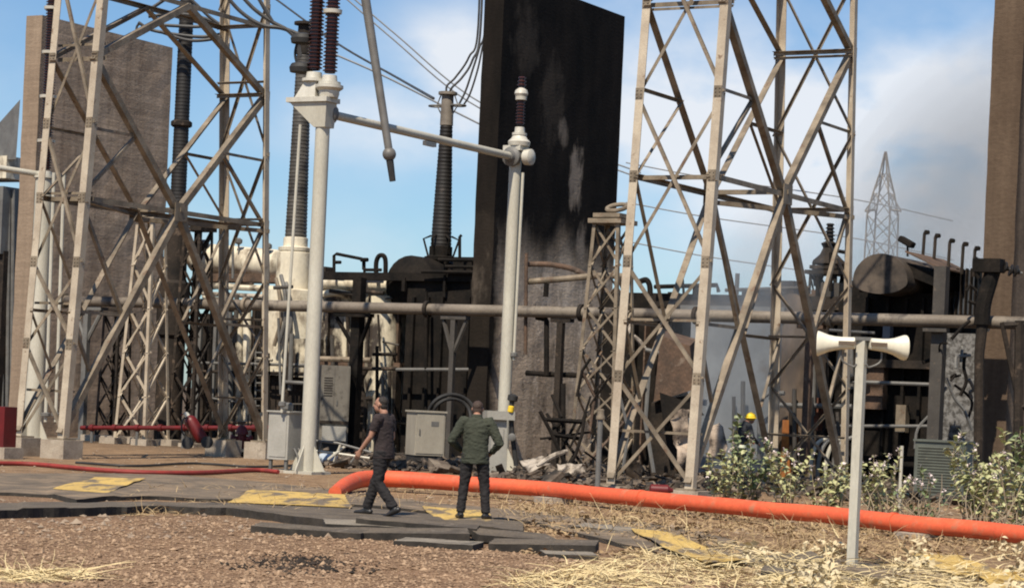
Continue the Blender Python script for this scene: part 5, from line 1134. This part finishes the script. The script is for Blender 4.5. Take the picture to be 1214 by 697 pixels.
# ------------------------------------------------------------------ wires and cables
def wire(label, pts, r, m, group=None, n=8, name='wire'):
    bm = NB(); tube(bm, bez(pts, n), r, 6); o = build(name, bm, m); return tag(o, label, 'cable' if name != 'wire' else 'wire', group)
D = 150
OL = 'thin overhead line wires in the sky'
wire('upper of two close parallel overhead wires slanting down behind the hanging tube', [at(395, -22, D), at(470, 42, D), at(560, 116, D), at(680, 175, D), at(760, 205, D)], .055, M_WIREF, OL)
wire('lower of two close parallel overhead wires slanting down behind the hanging tube', [at(391, -18, D), at(466, 47, D), at(556, 121, D), at(680, 181, D), at(760, 212, D)], .055, M_WIREF, OL)
wire('overhead wire dropping to the scorched bushing head, darker one', [at(325, -2, 110), at(400, 52, 100), at(470, 92, 90), at(514, 117, 70)], .045, M_WIRE, OL)
wire('overhead wire dropping to the scorched bushing head, fainter one', [at(395, 64, 110), at(450, 88, 110), at(516, 121, 110), at(570, 148, 110)], .05, M_WIREF, OL)
for k, (y0, y1) in enumerate(((193, 236), (240, 282), (286, 330))):
    wire(('highest', 'middle', 'lowest')[k]+' of three thin wires sloping behind the second tower', [at(742, y0, 120), at(840, y0+(y1-y0)*.42, 120), at(1010, y1, 120), at(1130, y1+26, 120)], .035, M_WIREF, OL)
wire('thin level wire crossing in front of the distant tower', [at(925, 74, 70), at(970, 70, 70), at(1016, 69, 70)], .03, M_WIREF, OL) if False else None
BL = 'twisted leads rising from the scorched bushing head'
tp = top3
wire('lead nearest the sky side, curling up from the scorched bushing head', [tp+Z*.05-W*.05, at(530, 102, tp.y), at(540, 92, tp.y), at(556, 68, tp.y), at(567, 30, tp.y), at(571, -170, tp.y)], .035, M_WIRE, BL, name='lead_cable')
wire('second lead curling up from the scorched bushing head', [tp+Z*.05+W*.05, at(536, 104, tp.y-.1), at(548, 92, tp.y-.1), at(560, 72, tp.y-.1), at(570, 30, tp.y-.1), at(575, -170, tp.y-.1)], .035, M_WIRE, BL, name='lead_cable')
wire('third lead, kinked, hanging beside the black wall edge', [tp+W*.38-Z*.3, at(552, 108, tp.y-.2), at(560, 84, tp.y-.2), at(568, 58, tp.y-.2), at(576, 20, tp.y-.2), at(579, -170, tp.y-.2)], .035, M_WIRE, BL, name='lead_cable')
wire('fourth lead hanging closest to the black wall edge', [tp+W*.55-Z*.3, at(557, 112, tp.y-.3), at(566, 84, tp.y-.3), at(572, 56, tp.y-.3), at(579, 20, tp.y-.3), at(582, -170, tp.y-.3)], .03, M_WIRE, BL, name='lead_cable')
BC = 'dark sagging cables around the blackened bushing'
yb = b1.y
for k, pts in enumerate(([(176, 20), (205, 17), (235, 20), (264, 31)], [(178, 29), (206, 31), (236, 32), (262, 28)], [(164, 27), (180, 36), (214, 42), (240, 44), (262, 41)], [(190, 38), (222, 48), (250, 47), (264, 42)], [(176, 12), (214, -6), (250, 22), (268, 34)])):
    lab = ('topmost', 'second', 'third', 'lowest', 'looping')[k]+' dark cable slung across the blackened bushing inside the first tower'
    wire(lab, [at(x, y, yb-.5-.12*k) for x, y in pts], .055, M_WIRE, BC, name='slung_cable')
for k, pts in enumerate(([(262, -12), (285, 14), (310, 30), (335, 34), (362, 44)], [(280, -12), (300, 10), (322, 26), (342, 37), (352, 50), (356, 68)], [(300, -14), (312, 8), (324, 28)])):
    lab = ('longer thick cable sagging from the first tower to the brown insulators', 'thick cable bending down to the black ring fitting', 'short thick cable end hanging inside the tower top')[k]
    wire(lab, [at(x, y, 52) for x, y in pts], .05, M_WIRE, 'thick cables to the brown insulators', name='slung_cable')
bm = NB(); c = at(166, 34, yb-.5); tube(bm, [c+W*(.14*math.cos(t))+Z*(.14*math.sin(t)) for t in np.linspace(0, 2*math.pi, 14, endpoint=False)], .04, 6, closed=True); o = build('cable_hook', bm, M_WIRE); tag(o, 'small dark ring hook at the end of the slung cables', 'hook')
# ------------------------------------------------------------------ people
def ell(bm, pts, seg=14, ref=V((1, 0, 0))):
    """loft of ellipses: (centre, rx, ry); rx along ref, ry across"""
    n = len(pts); rings = []
    for i, (p, rx_, ry_) in enumerate(pts):
        d = (V(pts[min(i+1, n-1)][0])-V(pts[max(i-1, 0)][0])).normalized(); x = (ref-d*ref.dot(d))
        x = x.normalized() if x.length > 1e-4 else frame(d)[0]; y = d.cross(x).normalized()
        rings.append([bm.verts.new(V(p)+x*(rx_*math.cos(t))+y*(ry_*math.sin(t))) for t in (2*math.pi*k/seg for k in range(seg))])
    for a, b in zip(rings, rings[1:]):
        for k in range(seg): bm.faces.new((a[k], a[(k+1) % seg], b[(k+1) % seg], b[k]))
    bm.faces.new(rings[0]); bm.faces.new(rings[-1])
def ball(bm, c, r, s=(1, 1, 1), rot=None):
    m4 = Matrix.Translation(V(c))@((rot.to_matrix().to_4x4()) if rot else Matrix())@Matrix.Diagonal((s[0]*r, s[1]*r, s[2]*r, 1)); bmesh.ops.create_uvsphere(bm, u_segments=16, v_segments=12, radius=1, matrix=m4)
def fuse(name, bm, m, parent, M, voxel=.008, smooth_it=6, wrinkle=0, wscale=9):
    """union of the lofts as one continuous surface (voxel remesh), then into place"""
    bmesh.ops.recalc_face_normals(bm, faces=bm.faces[:]); me = bpy.data.meshes.new('tmp'); bm.to_mesh(me); bm.free()
    o = bpy.data.objects.new('tmp', me); COL.objects.link(o)
    r = o.modifiers.new('r', 'REMESH'); r.mode = 'VOXEL'; r.voxel_size = voxel
    s = o.modifiers.new('s', 'SMOOTH'); s.iterations = smooth_it; s.factor = .5
    dg = bpy.context.evaluated_depsgraph_get(); me2 = bpy.data.meshes.new_from_object(o.evaluated_get(dg)); bpy.data.objects.remove(o); bpy.data.meshes.remove(me)
    me2.name = name
    if wrinkle:
        co_ = np.empty(len(me2.vertices)*3, 'f'); me2.vertices.foreach_get('co', co_); no = np.empty(len(me2.vertices)*3, 'f'); me2.vertices.foreach_get('normal', no); co_ = co_.reshape(-1, 3); no = no.reshape(-1, 3)
        for i, p in enumerate(co_):
            q = V((p[0]*wscale, p[1]*wscale, p[2]*wscale*1.7)); w_ = (abs(mnoise.noise(q))-.25)*wrinkle + mnoise.noise(q*2.1)*wrinkle*.4; co_[i] += no[i]*w_
        me2.vertices.foreach_set('co', co_.ravel())
    me2.materials.clear(); me2.transform(M); me2.transform(Matrix.Identity(4))
    ob = link(name, me2, m, parent); me2.polygons.foreach_set('use_smooth', [True]*len(me2.polygons)); return ob
def hand(bm, wrist, d, palm_n, side, curl=.5, L=.18):
    """palm, four unequal curled fingers and a thumb leaving the side of the palm; side = direction towards the thumb"""
    d = d.normalized(); pn = (palm_n-d*palm_n.dot(d)).normalized(); sdv = (side-d*side.dot(d)-pn*side.dot(pn)).normalized()
    ell(bm, [(wrist-d*.02, .027, .021), (wrist+d*.02, .033, .019), (wrist+d*.06, .041, .017), (wrist+d*.092, .040, .014), (wrist+d*.098, .034, .011)], 12, sdv)
    for k, (off, ln) in enumerate(((.030, .070), (.010, .078), (-.011, .072), (-.031, .056))):
        p = wrist+d*.085+sdv*off; dr = d.copy(); pts = [(p-d*.02, .0098, .0098)]
        for j in range(3):
            pts.append((p, .0096-.0008*j, .0096-.0008*j)); dr = (dr+pn*curl*(.55+.15*j)).normalized(); p = p+dr*(ln*(.42, .33, .25)[j])
        pts.append((p, .0068, .0068)); ell(bm, pts, 8, sdv)
    p = wrist+d*.03+sdv*.026; dr = (d*.65+sdv*.62+pn*.35).normalized(); pts = [(p-dr*.01, .014, .014), (p+dr*.03, .0125, .0125)]
    p = p+dr*.045; dr = (d*.85+sdv*.15+pn*.5).normalized(); pts += [(p, .0105, .0105), (p+dr*.03, .009, .009), (p+dr*.036, .006, .006)]; ell(bm, pts, 8, pn)
def lerp_chain(a, b, ra, rb, n=5, bulge=0):
    out = []
    for k in range(n+1):
        t = k/n; r0 = ra[0]+(rb[0]-ra[0])*t; r1 = ra[1]+(rb[1]-ra[1])*t; f = 1+bulge*math.sin(math.pi*t); out.append((V(a).lerp(V(b), t), r0*f, r1*f))
    return out
def person(label, foot, yaw, J, shirt_m, trouser_m, hair_m, sleeve, hem, jacket=False, helmet=False, look=0.0, scale=1.0, skin_m=None):
    """local frame: x to the person's right, y forward, z up"""
    root = thing('person', foot, label, 'person'); root.rotation_euler = (0, 0, 0)
    M = Matrix.Translation(V(foot))@Matrix.Rotation(yaw, 4, 'Z')@Matrix.Scale(scale, 4)
    lean = J.get('lean', (0, 0)); X = V((1, 0, 0)); Yv = V((0, 1, 0))
    def T(x, y, z):
        f = max(0, (z-.92))/.5; return V((x+lean[0]*f, y+lean[1]*f, z))
    pel, chest, neck = T(0, 0, .95), T(0, .01, 1.28), T(0, -.005, 1.455)
    hc = T(0, .045, 1.60)+V(J.get('head', (0, 0, 0)))
    sh = {s: T(.185*s, -.01, 1.40) for s in (-1, 1)}; hip = {s: V((.095*s, 0, .92)) for s in (-1, 1)}
    rot = Matrix.Rotation(look, 3, 'Z')
    def H(x, y, z): return hc+rot@V((x, y, z))
    # ---- body: one continuous skin surface
    bm = NB()
    ell(bm, [(T(0, 0, .86), .13, .09), (T(0, 0, .95), .16, .11), (T(0, .0, 1.08), .138, .095), (T(0, .01, 1.22), .158, .105), (T(0, .005, 1.34), .172, .10), (T(0, 0, 1.42), .135, .075), (T(0, -.005, 1.46), .07, .06)], 18, X)
    ell(bm, [(neck-Z*.05, .062, .062), (neck+Z*.03, .055, .058), (hc-Z*.05-Yv*.02, .054, .06)], 14, X)
    ball(bm, H(0, -.012, .022), .1, (.76, .95, .94)); ball(bm, H(0, .022, -.045), .1, (.60, .70, .70)); ball(bm, H(0, .045, -.085), .1, (.30, .34, .26))
    ell(bm, [(H(0, .078, .020), .010, .010), (H(0, .098, -.010), .013, .012), (H(0, .106, -.026), .016, .013), (H(0, .088, -.034), .014, .010)], 10, X)      # nose
    ball(bm, H(0, .084, -.058), .1, (.25, .10, .05)); ball(bm, H(0, .081, -.072), .1, (.22, .09, .05)); ball(bm, H(0, .073, .028), .1, (.50, .14, .08))
    for s in (-1, 1): ball(bm, H(.077*s, -.005, -.004), .1, (.10, .22, .31), Euler((.2, 0, .3*s)))
    for s in (-1, 1):
        el, wr = V(J['elbow'][s]), V(J['wrist'][s]); ell(bm, [(sh[s]-X*(.05*s), .05, .055)]+lerp_chain(sh[s], el, (.052, .054), (.038, .039), 5, .08)+lerp_chain(el, wr, (.040, .040), (.026, .023), 6, .10)[1:], 14, Yv)
        ball(bm, sh[s]-Z*.01, .062); dd = (wr-el).normalized()*.6+V(J['hand'][s])*.8; hand(bm, wr, dd, V(J['palm'][s]), V(J['thumb'][s]), J.get('curl', .5))
        kn, an = V(J['knee'][s]), V(J['ankle'][s]); ell(bm, lerp_chain(hip[s]+Z*.03, kn, (.088, .092), (.052, .056), 6, .04)+lerp_chain(kn, an, (.053, .056), (.034, .038), 6, .14)[1:], 14, X)
        td = V(J['toe'][s]).normalized(); ell(bm, [(an-td*.05-Z*.035, .032, .03), (an+td*.02-Z*.03, .038, .036), (an+td*.13-Z*.052, .042, .022), (an+td*.18-Z*.058, .03, .014)], 12, X)
    fuse('body', bm, skin_m or M_SKIN, root, M, .0065, 3)
    for s in (-1, 1):
        bm = NB(); ball(bm, H(.031*s, .0805, .008), .1, (.13, .06, .055)); fuse('eye', bm, M_EYE, root, M, .004, 1)
    bm = NB()
    if helmet:
        ball(bm, H(0, -.005, .05), .1, (1.18, 1.38, 1.02)); ell(bm, [(H(0, -.01, .012), .135, .165), (H(0, -.01, .022), .138, .17), (H(0, -.01, .03), .128, .155)], 20, X); ell(bm, [(H(0, .12, .05), .02, .02), (H(0, .0, .155), .02, .02), (H(0, -.13, .06), .02, .02)], 8, X)
        fuse('helmet', bm, M_YELLOWP, root, M, .008, 3)
    else:
        ball(bm, H(0, -.034, .043), .1, (.79, .84, .83)); ball(bm, H(0, -.055, -.015), .1, (.72, .55, .72))
        fuse('hair', bm, hair_m, root, M, .007, 2, .004, 40)
    # ---- shirt or jacket
    ex = .022 if jacket else .012; bm = NB(); hz = hem
    ell(bm, [(T(0, .0, hz), .185+ex, .130+ex), (T(0, 0, hz+.08), .180+ex, .128+ex), (T(0, 0, 1.06), .158+ex, .118+ex), (T(0, .01, 1.22), .172+ex, .122+ex), (T(0, .005, 1.34), .182+ex, .115+ex), (T(0, 0, 1.415), .150+ex, .082+ex), (T(0, -.005, 1.455), .080+ex*.5, .066+ex*.5), (T(0, -.005, 1.475+(.025 if jacket else 0)), .066+ex*.4, .062+ex*.4)], 22, X)
    for s in (-1, 1):
        el, wr = V(J['elbow'][s]), V(J['wrist'][s]); ch = [(sh[s]-X*(.06*s)-Z*.01, .07, .075)]+lerp_chain(sh[s], el, (.068+ex*.5, .072+ex*.5), (.056+ex*.4, .058+ex*.4), 6)
        if sleeve < 1: ch = [(p, a, b) for i, (p, a, b) in enumerate(ch) if i <= 1+round(6*sleeve)]
        else: ch += lerp_chain(el, el.lerp(wr, .97), (.054+ex*.4, .055+ex*.4), (.040, .040), 5)[1:]
        ell(bm, ch, 16, Yv); ball(bm, sh[s]-Z*.015, .073+ex*.4)
    fuse('jacket' if jacket else 't_shirt', bm, shirt_m, root, M, .009, 4, .014 if jacket else .010, 11)
    if jacket:
        bm = NB(); ell(bm, [(T(0, -.006, 1.462), .078, .074), (T(0, -.006, 1.49), .074, .071), (T(0, -.006, 1.505), .066, .064)], 18, X); fuse('collar', bm, shirt_m, root, M, .007, 2)
    # ---- trousers
    bm = NB(); ell(bm, [(V((0, 0, .83)), .155, .118), (V((0, 0, .92)), .175, .128), (T(0, 0, 1.02), .162, .118)], 20, X)
    for s in (-1, 1):
        kn, an = V(J['knee'][s]), V(J['ankle'][s]); ell(bm, lerp_chain(hip[s]+Z*.02, kn, (.104, .112), (.076, .080), 6)+lerp_chain(kn, an+Z*.01, (.075, .079), (.064, .074), 6)[1:], 18, X)
    fuse('trousers', bm, trouser_m, root, M, .009, 4, .016, 9)
    for s in (-1, 1):
        an, td = V(J['ankle'][s]), V(J['toe'][s]).normalized(); up_ = X.cross(td).normalized(); up_ = up_ if up_.z > 0 else -up_
        bm = NB(); ell(bm, [(an-td*.085-up_*.045, .036, .034), (an-td*.06-up_*.035, .043, .044), (an+td*.01-up_*.03, .046, .05), (an+td*.10-up_*.048, .050, .033), (an+td*.17-up_*.055, .046, .026), (an+td*.205-up_*.060, .03, .017)], 16, X)
        ell(bm, [(an-up_*.02, .047, .052), (an+up_*.05, .045, .05)], 14, X); fuse('shoe', bm, M_SHOE, root, M, .007, 2)
    return root, M
# the walking man
f1 = ground(452, 612.5, .075)
J1 = dict(lean=(0, .035), head=(0, .0, -.005), elbow={-1: (-.235, .10, 1.135), 1: (.225, .0, 1.13)}, wrist={-1: (-.215, .27, .93), 1: (.19, .13, .90)}, hand={-1: (0, .35, -1), 1: (0, .1, -1)},
          palm={-1: (1, .2, .1), 1: (-1, .2, .1)}, thumb={-1: (.1, 1, .2), 1: (-.1, 1, .2)}, curl=.45, knee={1: (.10, .17, .50), -1: (-.10, .02, .485)}, ankle={1: (.10, .30, .095), -1: (-.09, -.25, .135)}, toe={1: (.05, 1, .02), -1: (-.05, 1, -.42)})
pr1, _ = person('man in a dark brown T-shirt and black trousers walking with head turned aside', f1, R(64), J1, M_TSHIRT, M_TROUS, M_HAIR, .62, .83, look=R(4), scale=.955)
# the standing man, back to the viewer
f2 = ground(560, 615.5, .075)
J2 = dict(lean=(0, .0), head=(.0, .035, -.025), elbow={-1: (-.345, -.04, 1.115), 1: (.345, -.02, 1.10)}, wrist={-1: (-.215, .16, .97), 1: (.215, .15, .955)}, hand={-1: (.6, .35, -.35), 1: (-.6, .35, -.35)},
          palm={-1: (.2, -1, 0), 1: (-.2, -1, 0)}, thumb={-1: (0, .2, 1), 1: (0, .2, 1)}, curl=.4, knee={1: (.15, .035, .485), -1: (-.145, .03, .485)}, ankle={1: (.185, -.02, .09), -1: (-.175, -.01, .09)}, toe={1: (.28, 1, 0), -1: (-.28, 1, 0)})
pr2, _ = person('man in an olive jacket seen from behind, hands on his hips', f2, R(-3), J2, M_JACKET, M_TROUS, M_HAIRB, 1, .80, jacket=True, scale=.965)
# the fireman half hidden behind the shrub
f3 = base_at(874, 570, 56); 
J3 = dict(lean=(.0, .16), head=(0, .05, -.03), elbow={-1: (-.30, .16, 1.14), 1: (.30, .18, 1.12)}, wrist={-1: (-.16, .40, 1.02), 1: (.18, .42, .99)}, hand={-1: (.5, .8, -.1), 1: (-.4, .8, -.1)},
          palm={-1: (.6, -.3, -.6), 1: (-.6, -.3, -.6)}, thumb={-1: (0, .3, 1), 1: (0, .3, 1)}, curl=.8, knee={1: (.13, .07, .485), -1: (-.13, .05, .485)}, ankle={1: (.15, -.06, .09), -1: (-.15, -.10, .09)}, toe={1: (.2, 1, 0), -1: (-.2, 1, 0)})
pr3, M3 = person('fireman in dark clothes and a yellow helmet half hidden behind the tall shrub', f3, R(-62), J3, M_FIRE, M_FIRE, M_HAIR, 1, .72, jacket=True, helmet=True)
bm = NB(); ell(bm, [(V((0, .02, .86)), .222, .166), (V((0, .02, .935)), .218, .164)], 24, V((1, 0, 0))); fuse('reflective_band', bm, M_REFL, pr3, M3, .01, 1)

# ------------------------------------------------------------------ shrubs
def leaf(vs, fs, p, d, up_, L, wd):
    s = d.cross(up_); s = s.normalized() if s.length > 1e-3 else V((1, 0, 0)); n_ = s.cross(d).normalized(); o = len(vs)
    for t, wf, dz in ((0, .08, 0), (.3, .9, .05), (.62, 1.0, .03), (1, .06, -.12)):
        c = p+d*(L*t)+n_*(L*dz); vs.append(tuple(c-s*(wd*wf*.5)+n_*(wd*.12*wf))); vs.append(tuple(c+s*(wd*wf*.5)+n_*(wd*.12*wf)))
    for k in range(3): fs.append((o+2*k, o+2*k+1, o+2*k+3, o+2*k+2))
def shrub(label, px, py, Y, h, spread, nst, lm_, flowers=.15, leafL=.13, bare=0.0, name='shrub'):
    q = base_at(px, py, Y); root = thing(name, q, label, 'shrub', 'shrubs growing behind the red pipe'); st = NB(); vs, fs, fv, ff = [], [], [], []
    for k in range(nst):
        a = random.uniform(0, 6.28); rr = random.random()**.6*spread; p = q+V((math.cos(a)*rr*.45, math.sin(a)*rr*.45, -.02)); d = V((math.cos(a)*rr*.55, math.sin(a)*rr*.55, h*random.uniform(.55, 1.0)))
        n_ = max(4, int(d.length/.11)); pts = [p]; dr = d.normalized()
        for i in range(n_):
            dr = (dr+V((random.gauss(0, .16), random.gauss(0, .16), random.gauss(.05, .08)))).normalized(); pts.append(pts[-1]+dr*(d.length/n_))
        tube(st, pts, [max(.004, .013*(1-i/(n_+1))) for i in range(n_+1)], 5)
        for i in range(1, n_+1):
            if random.random() < bare or (i < n_*.25 and random.random() < .6): continue
            dv = (pts[i]-pts[i-1]).normalized(); x, y = frame(dv)
            for s in range(random.choice((2, 2, 3, 4))):
                t = random.uniform(0, 6.28); e = (x*math.cos(t)+y*math.sin(t)+dv*random.uniform(.2, .9)+Z*random.uniform(-.3, .2)).normalized(); L = leafL*random.uniform(.55, 1.25); leaf(vs, fs, pts[i]+V((random.gauss(0, .012),)*3), e, Z+V((random.gauss(0, .35), random.gauss(0, .35), 0)), L, L*random.uniform(.42, .6))
        if random.random() < flowers*2:
            for s in range(10):
                e = V((random.gauss(0, 1), random.gauss(0, 1), random.gauss(.5, 1))).normalized(); leaf(fv, ff, pts[-1]+e*random.uniform(.0, .05), e, Z+V((.3, 0, 0)), .05, .04)
    build('stems', st, M_STEM, root)
    o = poly_mesh('leaves', vs, fs, lm_, root)
    if ff: poly_mesh('blossom', fv, ff, M_FLOWER, root)
    return root
random.seed(21)
shrub('tall leggy shrub with pale blossom in front of the fireman', 889, 600, 43, 1.75, .4, 13, M_LEAF, .35, .14)
shrub('low dense green shrub right behind the red pipe next to the fireman', 862, 602, 42.5, 1.05, .50, 17, M_LEAF2, .1, .13)
shrub('mid-height shrub with pinkish tips between tall shrub and tower corner leg', 930, 606, 42.5, 1.25, .45, 13, M_LEAF2, .3, .13)
shrub('low yellow-green shrub crowding the loudspeaker pole on the tower side', 985, 612, 39, 1.2, .50, 18, M_LEAF2, .1, .12)
shrub('bushy shrub with white flower heads between loudspeaker pole and marker stake', 1044, 617, 38, 1.3, .60, 20, M_LEAF2, .45, .12)
shrub('sparse shrub with bare twigs growing in front of the louvred cabinet', 1100, 622, 37, .95, .5, 10, M_LEAF, .4, .12, .45)
shrub('tall pale-leaved shrub at the corner of the louvred cabinet and scorched wall', 1162, 626, 38, 1.65, .6, 22, M_LEAF2, .35, .15)
shrub('wide shrub with dry lower twigs at the picture edge by the red pipe', 1206, 632, 36, 1.25, .65, 22, M_LEAF2, .2, .14, .1)['label'] = 'wide shrub with dry lower twigs by the scorched wall foot and red pipe'
shrub('tall green shrub standing before the dark steel frame', 1226, 618, 42, 2.1, .5, 16, M_LEAF, .2, .15)
def twig_heap(label, px, py, Y, n_, wd, h):
    q = base_at(px, py, Y); bm = NB()
    root = thing('bare_bush', q, label, 'bush', 'leafless bushes behind the red pipe')
    for k in range(n_):
        p = q+V((random.gauss(0, wd*.25), random.gauss(0, .2), 0)); d = V((random.gauss(0, .8), random.gauss(0, .4), random.uniform(.4, 1.1))).normalized(); pts = [p]
        for i in range(5): d = (d+V((random.gauss(0, .25), random.gauss(0, .2), random.gauss(-.08, .15)))).normalized(); pts.append(pts[-1]+d*(h*random.uniform(.16, .3)))
        tube(bm, pts, [.012, .011, .009, .007, .006, .004], 5)
    build('twigs', bm, M_STEM, root)
twig_heap('leafless pale bush below the louvred cabinet', 1092, 628, 35.5, 26, 1.1, .8)
twig_heap('leafless pale bush below the corner of the scorched wall', 1165, 634, 34.5, 30, 1.3, .8)
twig_heap('small leafless bush beside the marker stake', 1050, 622, 37, 16, .8, .7)

# ------------------------------------------------------------------ straw, dry weeds, dried leaves: nobody could count these
def blades(name, N, m, region, L0, L1, wd, flat, org):
    vs, fs = [], []; k = 0
    while k < N:
        r = region()
        if r is None: continue
        x, y, zh = r; k += 1; a = RNG.uniform(0, 6.28); L = RNG.uniform(L0, L1); el = abs(RNG.normal(0, flat)); d = V((math.cos(a)*math.cos(el), math.sin(a)*math.cos(el), math.sin(el)))
        p = V((x, y, gz(x, y)+.01+RNG.uniform(0, 1)*zh)); sd_ = V((-math.sin(a), math.cos(a), RNG.normal(0, .6))).normalized(); cv = V((RNG.normal(0, .35), RNG.normal(0, .35), -.25+RNG.normal(0, .2))); o = len(vs); S = 4; w_ = wd*RNG.uniform(.6, 1.6)
        for i in range(S+1):
            t = i/S; q = p+d*(L*t)+cv*(L*t*t*.8); q.z = max(q.z, gz(q.x, q.y)+.006); ww = w_*(1-.75*t); vs.append(tuple(q-sd_*ww*.5)); vs.append(tuple(q+sd_*ww*.5))
        for i in range(S): fs.append((o+2*i, o+2*i+1, o+2*i+3, o+2*i+2))
    o = poly_mesh(name, vs, fs, m, org=org); o['kind'] = 'stuff'; return o
def straw_region():
    px = RNG.uniform(600, 1300); py = RNG.uniform(640, 745); edge = 672-26*math.exp(-((px-800)/110)**2)-10*math.sin(px*.03)+ (12 if 880 < px < 960 else 0)
    lo = 690-(px-620)*.22 if px < 760 else edge
    if py < lo: return None
    p = ground(px, py); dens = .5+.5*mnoise.noise(V((p.x*1.1, p.y*.8, 4)))
    if RNG.random() > (dens-.22)*1.5: return None
    mound = .20*max(0, mnoise.noise(V((p.x*.8, p.y*.7, 1)))+.35); return p.x, p.y, mound
blades('dry_straw', 7200, M_STRAW, straw_region, .14, .48, .011, .24, (3, 23, 0))
def weed_region():
    px = RNG.uniform(590, 1290); py = RNG.uniform(596, 665); line = 588+max(0, px-600)*.075
    if py < line-4 or py > line+42+max(0, (px-700))*.02: return None
    p = ground(px, py); 
    if RNG.random() > .25+1.1*max(0, mnoise.noise(V((p.x*.9, p.y*.6, 8)))): return None
    return p.x, p.y, .03
blades('dry_weeds', 5200, M_WEED, weed_region, .08, .34, .012, .55, (3, 32, 0))
def weed2():
    px = RNG.uniform(150, 620); py = RNG.uniform(577, 612); p = ground(px, py)
    if RNG.random() > .05+1.2*max(0, mnoise.noise(V((p.x*.8, p.y*.5, 3)))-.12): return None
    return p.x, p.y, .02
blades('dry_weeds', 1300, M_WEED, weed2, .08, .28, .012, .5, (-2, 37, .0))
def straw_left():
    px = RNG.normal(40, 34); py = RNG.normal(684, 3.2); p = ground(px, py); return p.x, p.y, .03
blades('dry_straw', 420, M_STRAW, straw_left, .15, .5, .010, .25, (-4, 20, 0))
def tall_stalks():
    px = RNG.uniform(690, 1010); py = RNG.uniform(622, 660); p = ground(px, py); return p.x, p.y, .02
blades('dry_stalks', 40, M_STRAW, tall_stalks, .35, .8, .012, .8, (2, 29, 0))
def dried_leaves(N):
    vs, fs = [], []; k = 0
    while k < N:
        px = RNG.uniform(880, 1270); py = RNG.uniform(648, 735)
        f = mnoise.noise(V((px*.018, py*.04, 2.)))
        if f < .05: continue
        p = ground(px, py); k += 1; p = V((p.x, p.y, gz(p.x, p.y)+RNG.uniform(.01, .22)*min(1, f*2.5))); e = V((RNG.normal(0, 1), RNG.normal(0, 1), RNG.normal(.1, .6))).normalized(); L = RNG.uniform(.05, .14); leaf(vs, fs, p, e, Z+V((RNG.normal(0, .6), RNG.normal(0, .6), 0)), L, L*RNG.uniform(.35, .6))
    o = poly_mesh('dried_leaves', vs, fs, M_DRYLEAF, org=(4, 24, 0)); o['kind'] = 'stuff'
dried_leaves(1500)
def litter(N):
    vs, fs = [], []; k = 0
    while k < N:
        px = RNG.uniform(620, 1270); py = RNG.uniform(596, 660); p = ground(px, py); f = mnoise.noise(V((p.x*.7, p.y*.5, 12)))
        if f < -.05: continue
        k += 1; p.z = gz(p.x, p.y)+.02+RNG.uniform(0, .03); e = V((RNG.normal(0, 1), RNG.normal(0, 1), RNG.normal(0, .3))).normalized(); L = RNG.uniform(.04, .11); leaf(vs, fs, p, e, Z+V((RNG.normal(0, .5), RNG.normal(0, .5), 0)), L, L*.6)
    o = poly_mesh('leaf_litter', vs, fs, mat('leaf_litter_brown', (.20, .12, .06), (.38, .27, .15), 5, .9, lo=.3, hi=.7), org=(4, 30, 0)); o['kind'] = 'stuff'
litter(3000)

# ------------------------------------------------------------------ thin grey smoke still rising behind the burnt machines
def smoke():
    ctr = ((985, 460, 85, 2.6, 4), (1030, 390, 86, 3.4, 5), (1085, 310, 90, 4.0, 6), (1135, 250, 95, 4.2, 6), (1200, 190, 100, 4.0, 6), (1290, 140, 104, 3.6, 6))
    m = bpy.data.materials.new('grey_smoke'); m.use_nodes = True; nt = m.node_tree; nt.nodes.clear(); out = nt.nodes.new('ShaderNodeOutputMaterial'); v = nt.nodes.new('ShaderNodeVolumePrincipled')
    v.inputs['Color'].default_value = (.55, .55, .56, 1); v.inputs['Density'].default_value = .0145; nt.links.new(v.outputs[0], out.inputs['Volume'])
    for f in (1.15, .98, .82, .66, .5, .34):
        bm = NB(); ell(bm, [(at(px, py, Y)+V((0, 0, .5*(1-f))), rx_*f*(1+.12*mnoise.noise(V((px*.02, f*3, 0)))), ry_*f) for px, py, Y, rx_, ry_ in ctr], 28, V((1, 0, 0))); o = build('smoke', bm, m); o['kind'] = 'stuff'
smoke()
def low_smoke():
    m = bpy.data.materials['grey_smoke'].copy(); m.name = 'blue_smoke'; v = m.node_tree.nodes['Principled Volume']; v.inputs['Density'].default_value = .085; v.inputs['Color'].default_value = (.66, .72, .80, 1)
    for f in (1.0, .75, .5):
        bm = NB(); ell(bm, [(at(px, py, Y), rx_*f, ry_*f) for px, py, Y, rx_, ry_ in ((858, 560, 59.0, 1.1, .5), (862, 480, 59.0, 1.6, .8), (872, 400, 59.5, 1.9, .9), (892, 335, 61, 1.9, .9), (925, 270, 63, 1.3, .6), (950, 225, 64, .3, .3))], 24, V((1, 0, 0))); o = build('smoke', bm, m); o['kind'] = 'stuff'
low_smoke()
